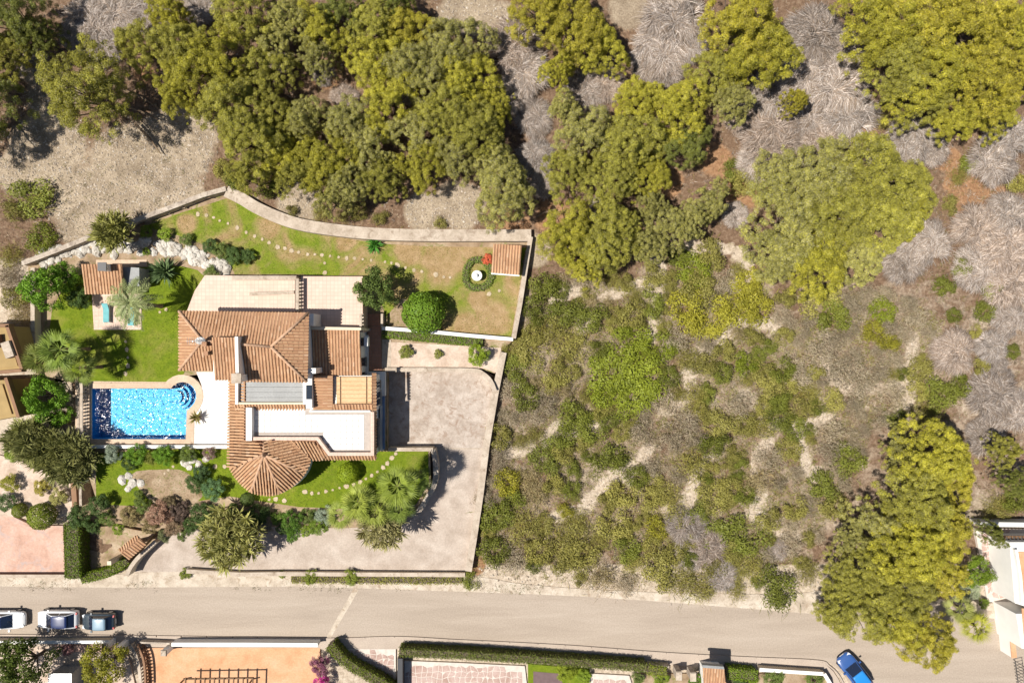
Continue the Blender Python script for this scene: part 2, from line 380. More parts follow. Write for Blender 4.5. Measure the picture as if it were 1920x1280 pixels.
def pine_variant(i):
    rng = np.random.default_rng(100 + i); Cs = []; Rs = []
    R = 4.0; hh = 3.2 + .5 * (i % 3); base = 2.6 + .4 * (i % 2)
    lobes = [(rng.uniform(0, 6.28), rng.uniform(.2, .5)) for _ in range(3)]
    el = rng.uniform(.82, 1.15)
    for k in range(430):
        a = rng.uniform(0, 6.283); rad = math.sqrt(rng.random())
        Rm = R * (.84 + .14 * math.sin(2 * a + lobes[0][0]) + .12 * math.sin(3 * a + lobes[1][0]) + .07 * math.sin(5 * a + lobes[2][0]))
        x, y = rad * Rm * math.cos(a) * el, rad * Rm * math.sin(a) / el
        z = base + hh * (math.sqrt(max(0, 1 - rad ** 2)) * .92) + rng.normal(0, .42) + .6 * math.sin(x * 1.3 + i) * math.cos(y * 1.2 - i)
        if rng.random() < .16: z -= rng.uniform(.6, 1.6)
        if mnoise.noise(Vector((x * .45 + i * 7, y * .45, i))) < (-.27 if rad > .5 else -.6): continue
        Cs.append((x, y, z)); Rs.append(rng.uniform(.2, .46) * (1 - .15 * rad))
    Cs = np.array(Cs); Rs = np.array(Rs)
    V, T = puffs(rng, Cs, Rs, 1450, .18, .036, [(.36, .335, .040), (.41, .375, .042), (.29, .28, .042), (.44, .395, .060), (.36, .33, .11)], .78, .5, .16, .17, nj=.42)
    me = np_mesh('pine_crown', V, T, M['leaf'])
    tr = MB(); lean = Vector((rng.uniform(-.4, .4), rng.uniform(-.4, .4), 0)); top = Vector((0, 0, base + hh * .55)) + lean
    tr.tube([(0, 0, -.3), lean * .3 + Vector((0, 0, 1.2)), lean * .7 + Vector((0, 0, base)), top], [.24, .19, .15, .07], 7)
    for k in rng.choice(len(Cs), 22, replace=False):
        e = Vector(Cs[k]); s0 = Vector((0, 0, rng.uniform(1.6, base + .9))) + lean * .5; m = (s0 + e) / 2 + Vector((0, 0, -.25))
        tr.tube([s0, m, e], [.08, .055, .02], 5)
    return me, tr.mesh('pine_trunk', M['bark'])
def dead_variant(i):
    """leafless grey bush: many fine drooping twigs in combed sprays"""
    rng = np.random.default_rng(300 + i); VV = []; TT = []; R = 3.0; wind = rng.uniform(0, 6.28)
    subs = [(rng.uniform(0, 6.283), R * .6 * math.sqrt(rng.random())) for _ in range(6)]
    for s_ in range(78):
        a = rng.uniform(0, 6.283); r0 = R * .74 * math.sqrt(rng.random()); o = np.array([r0 * math.cos(a), r0 * math.sin(a), 0.0])
        sc0 = min(subs, key=lambda q: (q[1] * math.cos(q[0]) - o[0]) ** 2 + (q[1] * math.sin(q[0]) - o[1]) ** 2); a = math.atan2(o[1] - sc0[1] * math.sin(sc0[0]) + .35 * math.sin(wind), o[0] - sc0[1] * math.cos(sc0[0]) + .35 * math.cos(wind))
        hz = 2.1 * math.sqrt(max(.05, 1 - (r0 / R) ** 2)) * rng.uniform(.6, 1.0)
        n = 100; da = a + rng.normal(0, .55, n) + .5 * math.sin(a - wind); ln = rng.uniform(.7, 1.6, n)
        p0 = o + rng.normal(0, .20, (n, 3)) * np.array([1, 1, .3]) + np.array([0, 0, hz * .72])
        d = np.stack([np.cos(da), np.sin(da), rng.uniform(.1, .75, n)], 1); p1 = p0 + d * (ln * .45)[:, None]
        d2 = np.stack([np.cos(da + rng.normal(0, .25, n)), np.sin(da + rng.normal(0, .25, n)), rng.uniform(-.75, -.05, n)], 1); p2 = p1 + d2 * (ln * .55)[:, None]
        p2[:, 2] = np.maximum(p2[:, 2], .03)
        W = rng.uniform(.010, .030, n)[:, None]; tc = tints(rng, n, [(.36, .31, .275), (.21, .175, .15), (.50, .445, .405), (.26, .20, .15)], .2) * (1 + rng.normal(0, .14))
        for q0, q1, w0, w1 in ((p0, p1, W, W * .8), (p1, p2, W * .8, W * .3)):
            B = unit(np.cross(q1 - q0, np.array([0, 0, 1.0]) + rng.normal(0, .25, (n, 3))))
            VV.append(np.stack([q0 - B * w0, q0 + B * w0, q1 + B * w1, q1 - B * w1], 1)); TT.append(tc)
    me = np_mesh('dead_twigs', np.concatenate(VV), np.concatenate(TT), M['twig'])
    tr = MB()
    for k in range(9):
        a = rng.uniform(0, 6.28); e = Vector((math.cos(a) * R * .55, math.sin(a) * R * .55, rng.uniform(.9, 1.5)))
        tr.tube([(rng.normal(0, .1), rng.normal(0, .1), -.2), e * .45 + Vector((0, 0, .25)), e], [.09, .06, .025], 5)
    return me, tr.mesh('dead_stems', M['bark'])
def scrub_variant(i, leafy):
    rng = np.random.default_rng(500 + i); n = 15; R = 1.2
    a = rng.uniform(0, 6.283, n); r = R * .8 * np.sqrt(rng.random(n)); C = np.stack([r * np.cos(a), r * np.sin(a), .12 + .5 * np.sqrt(np.maximum(.05, 1 - (r / R) ** 2)) * rng.uniform(.5, 1.1, n)], 1)
    Rr = rng.uniform(.28, .5, n)
    V, T = puffs(rng, C, Rr, 700 if leafy else 330, .14 if leafy else .17, .06 if leafy else .035, [(.9, .9, .9), (1, 1, 1), (.75, .78, .7), (1.1, 1.05, .9)], .6, .5, .2, .16)
    m = 120 if leafy else 420
    d = unit(rng.normal(0, 1, (m, 3)) + np.array([0, 0, .7])); d[:, 2] = np.abs(d[:, 2]); p = np.concatenate([rng.normal(0, .55, (m, 2)), rng.uniform(.05, .35, (m, 1))], 1)
    V2 = blades(rng, p + d * .25, d, rng.uniform(.4, .8, m), .028, rng.normal(0, 1, (m, 3))); T2 = tints(rng, m, [(1.4, 1.2, 1.1), (1.0, .85, .8)], .2)
    return np_mesh('scrub_foliage', np.concatenate([V, V2]), np.concatenate([T, T2]).clip(.02, 2.2), M['leaf'])
def broadleaf_variant(i):
    rng = np.random.default_rng(700 + i); R = 2.0; Cs = []; Rs = []
    for k in range(60):
        a = rng.uniform(0, 6.283); q = math.sqrt(rng.random()); Rm = R * (.86 + .12 * math.sin(3 * a + i) + .07 * math.sin(5 * a))
        Cs.append((q * Rm * math.cos(a), q * Rm * math.sin(a), 1.2 + 1.5 * math.sqrt(1 - q * q * .95) + rng.normal(0, .22) - (rng.random() < .2) * .5)); Rs.append(rng.uniform(.3, .52))
    V, T = puffs(rng, np.array(Cs), np.array(Rs), 640, .15, .095, [(1, 1, 1), (.8, .82, .8), (1.15, 1.1, .9), (.6, .65, .6)], .8, .4, .18, .14, .42)
    me = np_mesh('leaf_crown', V, T, M['leaf']); tr = MB(); tr.tube([(0, 0, -.2), (.05, 0, .7), (0, .05, 1.6)], [.13, .1, .06], 7)
    for k in rng.choice(60, 9, replace=False): tr.tube([(0, 0, .7), Vector(Cs[k]) * .55 + Vector((0, 0, .3)), Cs[k]], [.06, .04, .015], 5)
    return me, tr.mesh('tree_trunk', M['bark'])
def ball_variant(i):
    """clipped round bush, unit radius 1, standing on the ground"""
    rng = np.random.default_rng(800 + i); n = 5200; d = unit(rng.normal(0, 1, (n, 3)) + np.array([0, 0, .25])); d = d[d[:, 2] > -.75]; n = len(d)
    rad = 1 + .045 * np.sin(d[:, 0] * 9 + i) * np.cos(d[:, 1] * 8) + rng.normal(0, .028, n) - .12 * (rng.random(n) < .25)
    pos = d * rad[:, None] * np.array([1, 1, .86]) + np.array([0, 0, .80])
    ax = unit(np.cross(d, rng.normal(0, 1, (n, 3)))); nr = unit(d + rng.normal(0, .6, (n, 3)))
    T = tints(rng, n, [(1, 1, 1), (.8, .82, .8), (1.2, 1.12, .9)], .2)
    me = np_mesh('clipped_foliage', blades(rng, pos, ax, rng.uniform(.08, .14, n), rng.uniform(.05, .08, n), nr), T, M['leaf'])
    tr = MB(); tr.tube([(0, 0, -.2), (0, 0, .4), (.02, 0, .9)], [.09, .08, .05], 6); return me, tr.mesh('bush_stem', M['bark'])
def fanpalm_variant(i):
    """fan palm: ~26 fan leaves on stalks round a short crown; crown centre at height 0"""
    rng = np.random.default_rng(900 + i); VV = []; TT = []
    for k in range(24):
        a = k * 2.39996 + rng.normal(0, .15); el = rng.uniform(-.35, 1.15); d = np.array([math.cos(a) * math.cos(el), math.sin(a) * math.cos(el), math.sin(el)])
        o = d * rng.uniform(.55, .85); side = unit(np.cross(d, [0, 0, 1])); up = np.cross(side, d); col = tints(rng, 1, [(1, 1, 1), (.85, .9, .8), (1.25, 1.2, .9)], .12)[0]
        VV.append(blades(rng, (o * .5)[None], d[None], [.9], [.06], up[None])); TT.append(col[None] * .9)
        for f in np.linspace(-1.1, 1.1, 12):
            L = 1.08 * (1 - .25 * abs(f)); dd = d * math.cos(f) + side * math.sin(f) - up * .10 - np.array([0, 0, .12 + .1 * abs(f)]); dd = unit(dd)
            VV.append(blades(rng, (o + dd * L * .5)[None], dd[None], [L], [.075], (up + rng.normal(0, .25, 3))[None])); TT.append((col * (1 + rng.normal(0, .1)))[None])
    return np_mesh('fan_leaves', np.concatenate(VV), np.concatenate(TT).clip(.02, 2), M['leaf'])
def frond_variant(i, n=30, L=2.3):
    """feather palm: arching fronds with leaflets; crown centre at height 0"""
    rng = np.random.default_rng(950 + i); VV = []; TT = []
    for k in range(n):
        a = k * 2.39996 + rng.normal(0, .2); el = rng.uniform(.1, 1.1); ln = L * rng.uniform(.75, 1.1); col = tints(rng, 1, [(1, 1, 1), (.85, .9, .9), (1.2, 1.1, .9)], .1)[0]
        pts = [np.array([math.cos(a) * ln * t_ * math.cos(el * (1 - t_ * .5)), math.sin(a) * ln * t_ * math.cos(el * (1 - t_ * .5)), ln * (math.sin(el) * t_ - .75 * t_ * t_)]) for t_ in np.linspace(0.03, 1, 17)]
        for j in range(16):
            d = unit(pts[j + 1] - pts[j]); side = unit(np.cross(d, [0, 0, 1])); m = (pts[j] + pts[j + 1]) / 2
            VV.append(blades(rng, m[None], d[None], [ln / 14], [.035], np.array([[0, 0, 1.0]]))); TT.append(col[None] * 1.1)
            ll = .52 * math.sin(math.pi * (.12 + .85 * j / 16)) + .08
            for sgn in (-1, 1):
                dd = unit(side * sgn + d * .75 + np.array([0, 0, -.25 + rng.normal(0, .12)])); VV.append(blades(rng, (m + dd * ll / 2)[None], dd[None], [ll], [.085], (np.array([0, 0, 1]) + rng.normal(0, .3, 3))[None])); TT.append((col * (1 + rng.normal(0, .12)))[None])
    return np_mesh('palm_fronds', np.concatenate(VV), np.concatenate(TT).clip(.02, 2), M['leaf'])
def rosette_variant(i, n=44, L=1.0, Wd=.13):
    rng = np.random.default_rng(1000 + i); d = unit(rng.normal(0, 1, (n, 3)) + np.array([0, 0, .45])); d[:, 2] = np.where(d[:, 2] < -.2, -d[:, 2], d[:, 2])
    ln = rng.uniform(.75, 1.1, n) * L; C = d * (ln * .52)[:, None]; nr = unit(np.cross(d, np.cross([0, 0, 1.0], d)) + rng.normal(0, .3, (n, 3)))
    return np_mesh('blade_rosette', blades(rng, C, d, ln, Wd, nr), tints(rng, n, [(1, 1, 1), (.8, .85, .8), (1.3, 1.2, 1.0)], .15).clip(.02, 2), M['leaf'])
PINE = [pine_variant(i) for i in range(7)]
DEAD = [dead_variant(i) for i in range(6)]
SCRUB = [scrub_variant(i, True) for i in range(5)]; TWIGGY = [scrub_variant(20 + i, False) for i in range(4)]
BROAD = [broadleaf_variant(i) for i in range(4)]; BALL = [ball_variant(i) for i in range(2)]
FAN = [fanpalm_variant(i) for i in range(3)]; FROND = [frond_variant(i) for i in range(2)]; ROS = [rosette_variant(i) for i in range(3)]
RN = random.Random(7)
GB = 2.1   # garden leaf tones are given as whole-plant tones; single leaves are lighter
def part(name, me, parent, loc=(0, 0, 0), rot=(0, 0, 0), scale=None, color=None):
    o = link(name, me, parent); o.location = loc; o.rotation_euler = rot
    if scale is not None: o.scale = (scale,) * 3 if isinstance(scale, (int, float)) else scale
    if color: o.color = (*color[:3], 1) if max(color) > .7 else (color[0] * GB, color[1] * GB, color[2] * GB, 1)
    return o
def two(name, label, cat, me2, loc, r, unit_r, names=('crown', 'trunk'), color=(1, 1, 1), group=None, zs=None, rz=None):
    """a plant of two parts scaled so that its crown radius is r metres"""
    k = r / unit_r; t_ = thing(name, label, cat, loc, RN.uniform(0, 6.28) if rz is None else rz, group); t_.scale = (k, k, zs or k)
    part(names[0], me2[0], t_, color=color); part(names[1], me2[1], t_); return t_
# ------------------------------------------------------------------ ground
PLOT = [(55, 497), (425, 354), (481, 386), (561, 417), (700, 437), (993, 437), (957, 641), (933, 662), (893, 930), (878, 1064), (250, 1066), (232, 1040), (140, 980), (138, 850), (150, 834), (150, 722), (66, 700)]
PLOTW = [tuple(PT(*p).xy) for p in PLOT]
SANDY = [(1060, 590, 60), (1120, 560, 40), (1220, 520, 45), (1300, 470, 45), (1390, 480, 35), (1380, 620, 60), (1460, 600, 55), (1545, 640, 40), (1300, 660, 40), (1250, 770, 30), (1290, 740, 30), (1560, 740, 45), (1700, 720, 50), (1690, 640, 45), (1040, 820, 40),
         (1200, 860, 45), (1130, 900, 50), (1100, 950, 45), (1440, 850, 45), (1480, 900, 50), (1500, 800, 30), (1470, 1000, 40), (1450, 960, 40), (1000, 1090, 70), (1150, 1110, 60), (1300, 1120, 60), (1520, 1110, 50), (1620, 560, 40), (1700, 560, 60), (1830, 760, 60), (1850, 930, 60), (1260, 600, 30)]
ROCKY = [(330, 270, 90), (250, 320, 110), (180, 380, 110), (90, 280, 90), (100, 180, 60), (330, 370, 70), (370, 260, 50), (40, 320, 60), (60, 120, 40), (860, 385, 60), (800, 400, 50), (880, 15, 70), (1180, 15, 50), (940, 30, 40), (560, 380, 50), (1840, 960, 40), (470, 385, 25), (1000, 470, 40)]
REDDY = [(1400, 340, 60), (1340, 300, 40), (610, 140, 35), (1830, 370, 70), (1780, 300, 30), (1620, 250, 30), (1040, 410, 45), (1250, 340, 40), (1800, 340, 40), (890, 1060, 25), (270, 140, 25), (300, 300, 20), (960, 420, 40)]
TRACKS = [[(1232, 480), (1242, 520), (1236, 560), (1225, 610), (1215, 640)], [(1290, 468), (1340, 462), (1390, 472), (1402, 500), (1395, 545)], [(1300, 665), (1345, 650), (1368, 618), (1405, 600), (1460, 612)], [(1290, 690), (1297, 735), (1275, 755), (1240, 775)], [(1215, 845), (1200, 872), (1155, 885), (1185, 902)], [(1150, 890), (1112, 930), (1090, 960), (1030, 966)], [(1712, 630), (1707, 690), (1705, 750), (1688, 790)], [(1550, 630), (1548, 700), (1592, 730), (1660, 728), (1700, 715)], [(1440, 830), (1415, 860), (1430, 930), (1410, 960), (1452, 988), (1505, 1012)], [(1500, 800), (1512, 880), (1545, 902)], [(1040, 560), (1080, 545), (1100, 590), (1085, 625)], [(1020, 830), (1045, 800), (1090, 815), (1110, 790)], [(1120, 565), (1180, 540), (1235, 530)], [(1330, 860), (1300, 900), (1290, 950), (1240, 960)], [(1400, 740), (1440, 790), (1500, 800), (1560, 780)], [(930, 830), (960, 850), (1000, 835)]]
TRP = [p for T_ in TRACKS for a_, b_ in zip(T_, T_[1:]) for p in [(a_[0] + (b_[0] - a_[0]) * k / 6 + 3 * math.sin(k * 2.1 + a_[0]), a_[1] + (b_[1] - a_[1]) * k / 6 + 3 * math.cos(k * 1.7 + a_[1])) for k in range(6)]]
def track(px, py): return px > 900 and py > 440 and any(abs(px - x) < 10 and abs(py - y) < 10 for x, y in TRP)
def soil_at(px, py):
    f = lambda L: max([max(0, 1 - ((px - x) ** 2 + (py - y) ** 2) / (1.15 * r) ** 2) for x, y, r in L])
    s = f(SANDY) * .5
    if px > 900 and 440 < py < 1060: s = max(s, max([max(0, 1.15 - ((px - x) ** 2 + (py - y) ** 2) / 170) for x, y in TRP]))
    if py > 520 and px > 900: s = max(s, .40)
    if px < 140 and 480 < py < 1090: s = max(s, .7)
    if py > 1060: s = max(s, .95)
    return s, f(REDDY), f(ROCKY)
xs = np.concatenate([[-900, -300, -120], np.arange(-62, 62.01, .5), [120, 300, 900]]); ys = np.concatenate([[-900, -300, -100], np.arange(-42, 44.01, .5), [100, 300, 900]])
V = []; soil = []
for y in ys:
    for x in xs:
        z = zt(y); px, py = pix((x, y, z)); wild = 1.0 if py < 1085 else 0.0
        nz = mnoise.noise(Vector((x * .22, y * .22, 3))) * .22 + mnoise.noise(Vector((x * .9, y * .9, 8))) * .07
        edge = min(1, max(0, (1085 - py) / 60)); V.append((x, y, z + nz * edge - .05)); soil.append((*soil_at(px, py), 1))
nx = len(xs); F = []
for j in range(len(ys) - 1):
    for i in range(nx - 1):
        cx, cy = (xs[i] + xs[i + 1]) / 2, (ys[j] + ys[j + 1]) / 2
        if abs(cx) < 60 and abs(cy) < 40 and inpoly(cx, cy, PLOTW): continue
        F.append((j * nx + i, j * nx + i + 1, (j + 1) * nx + i + 1, (j + 1) * nx + i))
me = bpy.data.meshes.new('ground'); me.from_pydata(V, [], F); me.materials.append(M['soil'])
at = me.color_attributes.new('soil', 'FLOAT_COLOR', 'POINT'); at.data.foreach_set('color', np.array(soil, np.float32).ravel())
me.polygons.foreach_set('use_smooth', [True] * len(F)); ground = tag(link('ground', me), kind='structure')

def sheet(name, pts, z, mat, smooth=0, bottom=None, parent=None, kind='structure'):
    """flat slab whose outline is given in photo pixels at its own height"""
    pp = smooth_poly(pts, smooth) if smooth else pts
    o = MB().prism([P(p[0], p[1], z) for p in pp], z - .3 if bottom is None else bottom, z).build(name, mat, parent)
    if kind and not parent: o['kind'] = kind
    return o
Z1 = 2.0   # level of the villa's garden
# street
road_pts = [(-60, 1092), (250, 1097), (540, 1095), (880, 1104), (1100, 1112), (1300, 1126), (1450, 1134), (1560, 1132), (1700, 1120), (1890, 1150), (1990, 1300), (1990, 1340), (1608, 1340), (1600, 1300), (1585, 1268), (1562, 1247), (1535, 1238), (1400, 1232), (1250, 1224), (1060, 1210), (860, 1200), (740, 1194), (600, 1197), (250, 1192), (-60, 1192)]
sheet('road', road_pts, .0, M['road'], 2, -.4)
sheet('road_verge', [(-60, 1080), (130, 1080), (240, 1075), (360, 1068), (560, 1078), (870, 1078), (960, 1092), (1100, 1104), (1300, 1112), (1500, 1112), (1600, 1100), (1600, 1150), (1450, 1144), (1300, 1132), (1100, 1118), (880, 1109), (540, 1099), (250, 1101), (-60, 1097)], .012, M['verge'], 2, -.3)
sheet('road_patch', [(664, 1101), (673, 1105), (618, 1199), (609, 1199)], .006, M['verge'], 0, -.05)
for nm, pts in (('pavement', [(-60, 1191), (250, 1193), (600, 1198), (740, 1195), (860, 1201), (1060, 1211), (1250, 1225), (1400, 1233), (1530, 1239), (1552, 1248), (1572, 1272), (1590, 1320), (1562, 1320), (1545, 1268), (1420, 1256), (1250, 1246), (1060, 1232), (860, 1222), (750, 1216), (600, 1216), (250, 1212), (-60, 1212)]),):
    sheet(nm, pts, .12, M['pave'], 2, -.3)
kerb = thing('kerb', None, None); kerb['kind'] = 'structure'
kp = smooth_poly([P(x, y, .13) for x, y in [(-60, 1190), (250, 1192), (600, 1197), (740, 1194), (860, 1200), (1060, 1210), (1250, 1224), (1400, 1232), (1530, 1238), (1555, 1248), (1577, 1272), (1596, 1320)]], 8, False)
acc = 0; run = [kp[0]]
for a_, b_ in zip(kp, kp[1:]):
    run.append(b_)
    if sum((q - p).length for p, q in zip(run, run[1:])) > 2.4:
        MB().wallpath([run[0].lerp(run[1], .02)] + run[1:-1] + [run[-1].lerp(run[-2], .02)], .15, -.2, .135).build('kerb_stone', M['pave'], kerb); run = [b_]
# forecourt, drive
ZC = 1.0   # parking court level; the drive slopes from it down to the street
sheet('driveway', [(640, 985), (893, 985), (882, 1069), (238, 1072), (262, 1045), (300, 1000), (420, 985)], .02, M['drive'], 0, -.4)
dr = MB(); rows = []
for k in range(13):
    y_ = 838 + (986 - 838) * k / 12; u = k / 12; z_ = .022 + (ZC + .008) * (1 - u * u * (3 - 2 * u)); xr = 912 + (893 - 912) * u; rows.append((P(640, y_, z_), P(xr, y_, z_)))
for (a_, b_), (c_, d_) in zip(rows, rows[1:]): dr.face([a_, c_, d_, b_])
dr.build('drive_ramp', M['drive'], None, True)['kind'] = 'structure'
sheet('parking_court', [(690, 690), (905, 690), (940, 716), (911, 839), (690, 839)], ZC + .035, M['court'], 0, -.4)
MB().wallpath([P(808, 840, ZC), P(909, 841, ZC)], .12, .6, ZC + .05).build('drive_threshold', M['capstone'])['kind'] = 'structure'
# garden terrace the villa stands on (earth body), and the floors laid on it
POOLH = [(171, 728), (330, 728)] + [(342 + 26 * math.cos(math.radians(a)), 742 - 26 * math.sin(math.radians(a))) for a in range(150, -70, -20)] + [(350, 770), (348, 823), (171, 823)]
PLATA = [(52, 494), (424, 352), (482, 383), (562, 414), (700, 434), (997, 434), (962, 638), (936, 662), (928, 700), (905, 692), (726, 692), (726, 843), (806, 843), (808, 905), (790, 955), (742, 985), (640, 990), (420, 985), (300, 990), (190, 965), (152, 850), (152, 828), (400, 828), (400, 700), (152, 720), (62, 700)]
me_ = MB(); me_.prism([P(x, y, Z1) for x, y in PLATA], -.4, Z1 - .02); gt = me_.build('garden_terrace', M['soilbed']); gt['kind'] = 'structure'
lawn_top = sheet('upper_lawn', [(270, 425), (330, 402), (425, 372), (480, 398), (560, 430), (700, 456), (800, 462), (990, 464), (985, 470), (958, 632), (718, 616), (720, 580), (690, 520), (560, 514), (440, 514), (430, 490), (400, 465), (330, 440)], Z1, M['drylawn'], 0, Z1 - .25)
lawn_side = sheet('side_lawn', [(130, 520), (280, 500), (345, 500), (385, 520), (372, 580), (345, 700), (300, 722), (215, 722), (130, 700), (90, 640)], Z1, M['lawn'], 2, Z1 - .25)
lawn_front = sheet('front_lawn', [(180, 850), (300, 842), (430, 842), (720, 846), (803, 846), (804, 905), (780, 945), (700, 955), (560, 950), (430, 930), (300, 950), (180, 945)], Z1 - .2 + .2, M['lawn'], 0, Z1 - .25)
sheet('dry_patch', [(245, 890), (300, 880), (350, 885), (380, 930), (330, 955), (290, 945)], Z1 + .006, M['soilbed'], 3, Z1 - .1)
sheet('dry_patch', [(720, 600), (745, 570), (760, 560), (765, 600), (770, 616), (720, 613)], Z1 + .006, M['soilbed'], 3, Z1 - .1)
# floors
ZP = 4.3   # raised patios on the uphill side of the villa
sheet('patio', [(384, 516), (553, 518), (553, 584), (350, 584), (365, 545)], ZP, M['terrace'], 0, Z1 - .2)
sheet('patio', [(565, 518), (680, 518), (680, 622), (565, 622)], ZP, M['terrace'], 0, Z1 - .2)
sheet('side_path', [(690, 612), (714, 612), (716, 694), (686, 694)], Z1 + .03, M['reddeck'], 0, Z1 - .2)
sheet('back_path', [(680, 588), (712, 588), (712, 611), (680, 611)], Z1 + .02, M['reddeck'], 0, Z1 - .2)
sheet('sand_bed', [(717, 640), (940, 652), (934, 700), (906, 690), (717, 688)], Z1 + .03, M['sandbed'], 0, Z1 - .2)
sheet('path_slab', [(717, 636), (733, 637), (733, 690), (716, 690)], Z1 + .04, M['capstone'], 0, Z1 - .2)
sheet('barbecue_patio', [(172, 550), (265, 550), (265, 618), (176, 618)], Z1 + .05, M['terrace'], 0, Z1 - .2)
sheet('rockery_path', [(180, 487), (275, 487), (275, 500), (180, 500)], Z1 + .05, M['coping'], 0, Z1 - .2)
sheet('white_deck', [(368, 697), (404, 697), (404, 710), (430, 712), (432, 834), (363, 834), (363, 780), (380, 750), (378, 722)], Z1 + .04, M['whitedeck'], 0, Z1 - .2)
# swimming pool: coping ring, shell, water
pool = thing('swimming_pool', 'blue swimming pool with a round end bay and sandstone coping', 'pool')
outer = [(161, 718), (312, 718)] + [(341 + 40 * math.cos(math.radians(a)), 742 - 40 * math.sin(math.radians(a))) for a in range(145, -45, -15)] + [(364, 779), (363, 834), (161, 834)]
wo_ = [P(x, y, Z1 + .08) for x, y in outer]; wi_ = [P(x, y, Z1 + .08) for x, y in POOLH]
cop = MB()
tess = geometry.tessellate_polygon([[Vector((p.x, p.y, 0)) for p in wo_], [Vector((p.x, p.y, 0)) for p in wi_]]); allp = wo_ + wi_
for tr3 in tess:
    A, B, C = (allp[i] for i in tr3); q = [A, B, C]
    if (B - A).xy.cross((C - A).xy) < 0: q.reverse()
    cop.face(q)
for ring, zz, sg in ((wo_, .3, 1), (wi_, .16, -1)):
    for a_, b_ in zip(ring, ring[1:] + ring[:1]): cop.face([a_, b_, b_ - Vector((0, 0, zz)), a_ - Vector((0, 0, zz))])
cop.build('coping', M['coping'], pool)
sh = MB(); dn = Vector((0, 0, 1.6))
for a_, b_ in zip(wi_, wi_[1:] + wi_[:1]): sh.face([b_ - Vector((0, 0, .161)), a_ - Vector((0, 0, .161)), a_ - dn, b_ - dn])
for tr3 in geometry.tessellate_polygon([[Vector((p.x, p.y, 0)) for p in wi_]]):
    A, B, C = (wi_[i] - dn for i in tr3); q = [A, B, C]
    if (B - A).xy.cross((C - A).xy) < 0: q.reverse()
    sh.face(q)
sh.build('basin', M['mosaic'], pool)
wt = MB()
for tr3 in geometry.tessellate_polygon([[Vector((p.x, p.y, 0)) for p in wi_]]):
    A, B, C = (wi_[i] - Vector((0, 0, .2)) for i in tr3); q = [A, B, C]
    if (B - A).xy.cross((C - A).xy) < 0: q.reverse()
    wt.face(q)
wt.build('water', M['water'], pool)
stp = MB(); c3 = P(342, 742, 0)
for k in range(3): stp.lathe((c3.x, c3.y, 0.47), [(1.33 - .35 * k, 0), (1.33 - .35 * k, .4 + .28 * k)], 20)
stp.build('bay_steps', M['mosaic'], pool)
# stepping stones, each a piece of the lawn it lies in
def stones(parent, pts, z, size=.46):
    for i, (x, y) in enumerate(pts):
        c = P(x, y, z); k = RN.randint(5, 7); r0 = RN.uniform(.55, 1.15) * size * .5; ph = RN.uniform(0, 6)
        MB().prism([(c.x + r0 * RN.uniform(.7, 1.3) * math.cos(ph + 6.283 * j / k), c.y + r0 * RN.uniform(.85, 1.2) * math.sin(ph + 6.283 * j / k)) for j in range(k)], z - .1, z + .045).build('stepping_stone', M['slab'], parent)
top_path = [(371, 402), (387, 404), (401, 408), (412, 414), (428, 419), (445, 427), (462, 436), (478, 443), (492, 449), (505, 455), (520, 463), (534, 466), (547, 470), (560, 473), (577, 477), (590, 477), (604, 478), (619, 480), (635, 482), (650, 484), (665, 484), (680, 486), (696, 488), (722, 491), (734, 493), (745, 497), (760, 502), (776, 507), (791, 509), (817, 515), (832, 519), (844, 520), (609, 493), (609, 511), (917, 551), (936, 545)]
stones(lawn_top, top_path, Z1)
stones(lawn_front, [(742, 850), (735, 858), (727, 868), (718, 876), (708, 884), (697, 891), (686, 897), (675, 903), (663, 908), (650, 911), (637, 914), (624, 918), (611, 921), (598, 924), (585, 924), (572, 921), (533, 938), (518, 935), (505, 936), (325, 874), (316, 881), (309, 887), (404, 874), (421, 874)], Z1)
stones(lawn_side, [(236, 640), (238, 655), (240, 670), (240, 685), (236, 700), (300, 585), (312, 580)], Z1)

# ------------------------------------------------------------------ walls
def wall(name, label, pts, th, z0, z1, mat, cap=None, smooth=0, zref=None, group=None, cat='wall'):
    zr = zref if zref is not None else (z1 if not callable(z1) else Z1)
    w3 = [P(x, y, zr) for x, y in pts]
    if smooth: w3 = smooth_poly(w3, smooth, False)
    t_ = thing(name, label, cat, group=group)
    MB().wallpath(w3, th, z0, z1).build('masonry', mat, t_)
    if cap:
        z1b = (lambda p: z1(p) + .08) if callable(z1) else z1 + .08
        MB().wallpath(w3, th + .1, z1, z1b).build('coping', cap, t_)
    return t_
wall('boundary_wall', 'grey stone boundary wall below the rocky clearing, running up to its peak', [(42, 494), (110, 468), (165, 446), (230, 422), (310, 393), (380, 366), (424, 354)], .35, .5, Z1 + .95, M['stonewall'], M['stonewall'])
wall('boundary_wall', 'wide pale curved stone wall along the edge of the pine wood', [(424, 358), (452, 372), (480, 389), (520, 407), (560, 420), (620, 430), (700, 438), (800, 441), (900, 441), (996, 441)], 1.15, .5, Z1 + .9, M['capstone'], None, 4)
wall('boundary_wall', 'thin pale wall between the lawn with tiled shed and the scrub field', [(995, 444), (986, 500), (975, 570), (963, 634)], .34, .3, Z1 + .8, M['cream'], M['capstone'])
wall('garden_wall', 'low white wall between the lawn with the round bush and the clipped ivy strip', [(716, 615), (800, 621), (880, 629), (962, 636)], .25, 1, Z1 + .6, M['cream'], M['white'])
wall('boundary_wall', 'long slanting pale wall beside the concrete drive and the scrub', [(944, 660), (930, 730), (912, 835), (900, 930), (888, 1010), (878, 1072)], .55, -.3, lambda p: max(.9, zt(p.y) + .85), M['stonewall'], M['capstone'], zref=1.2)
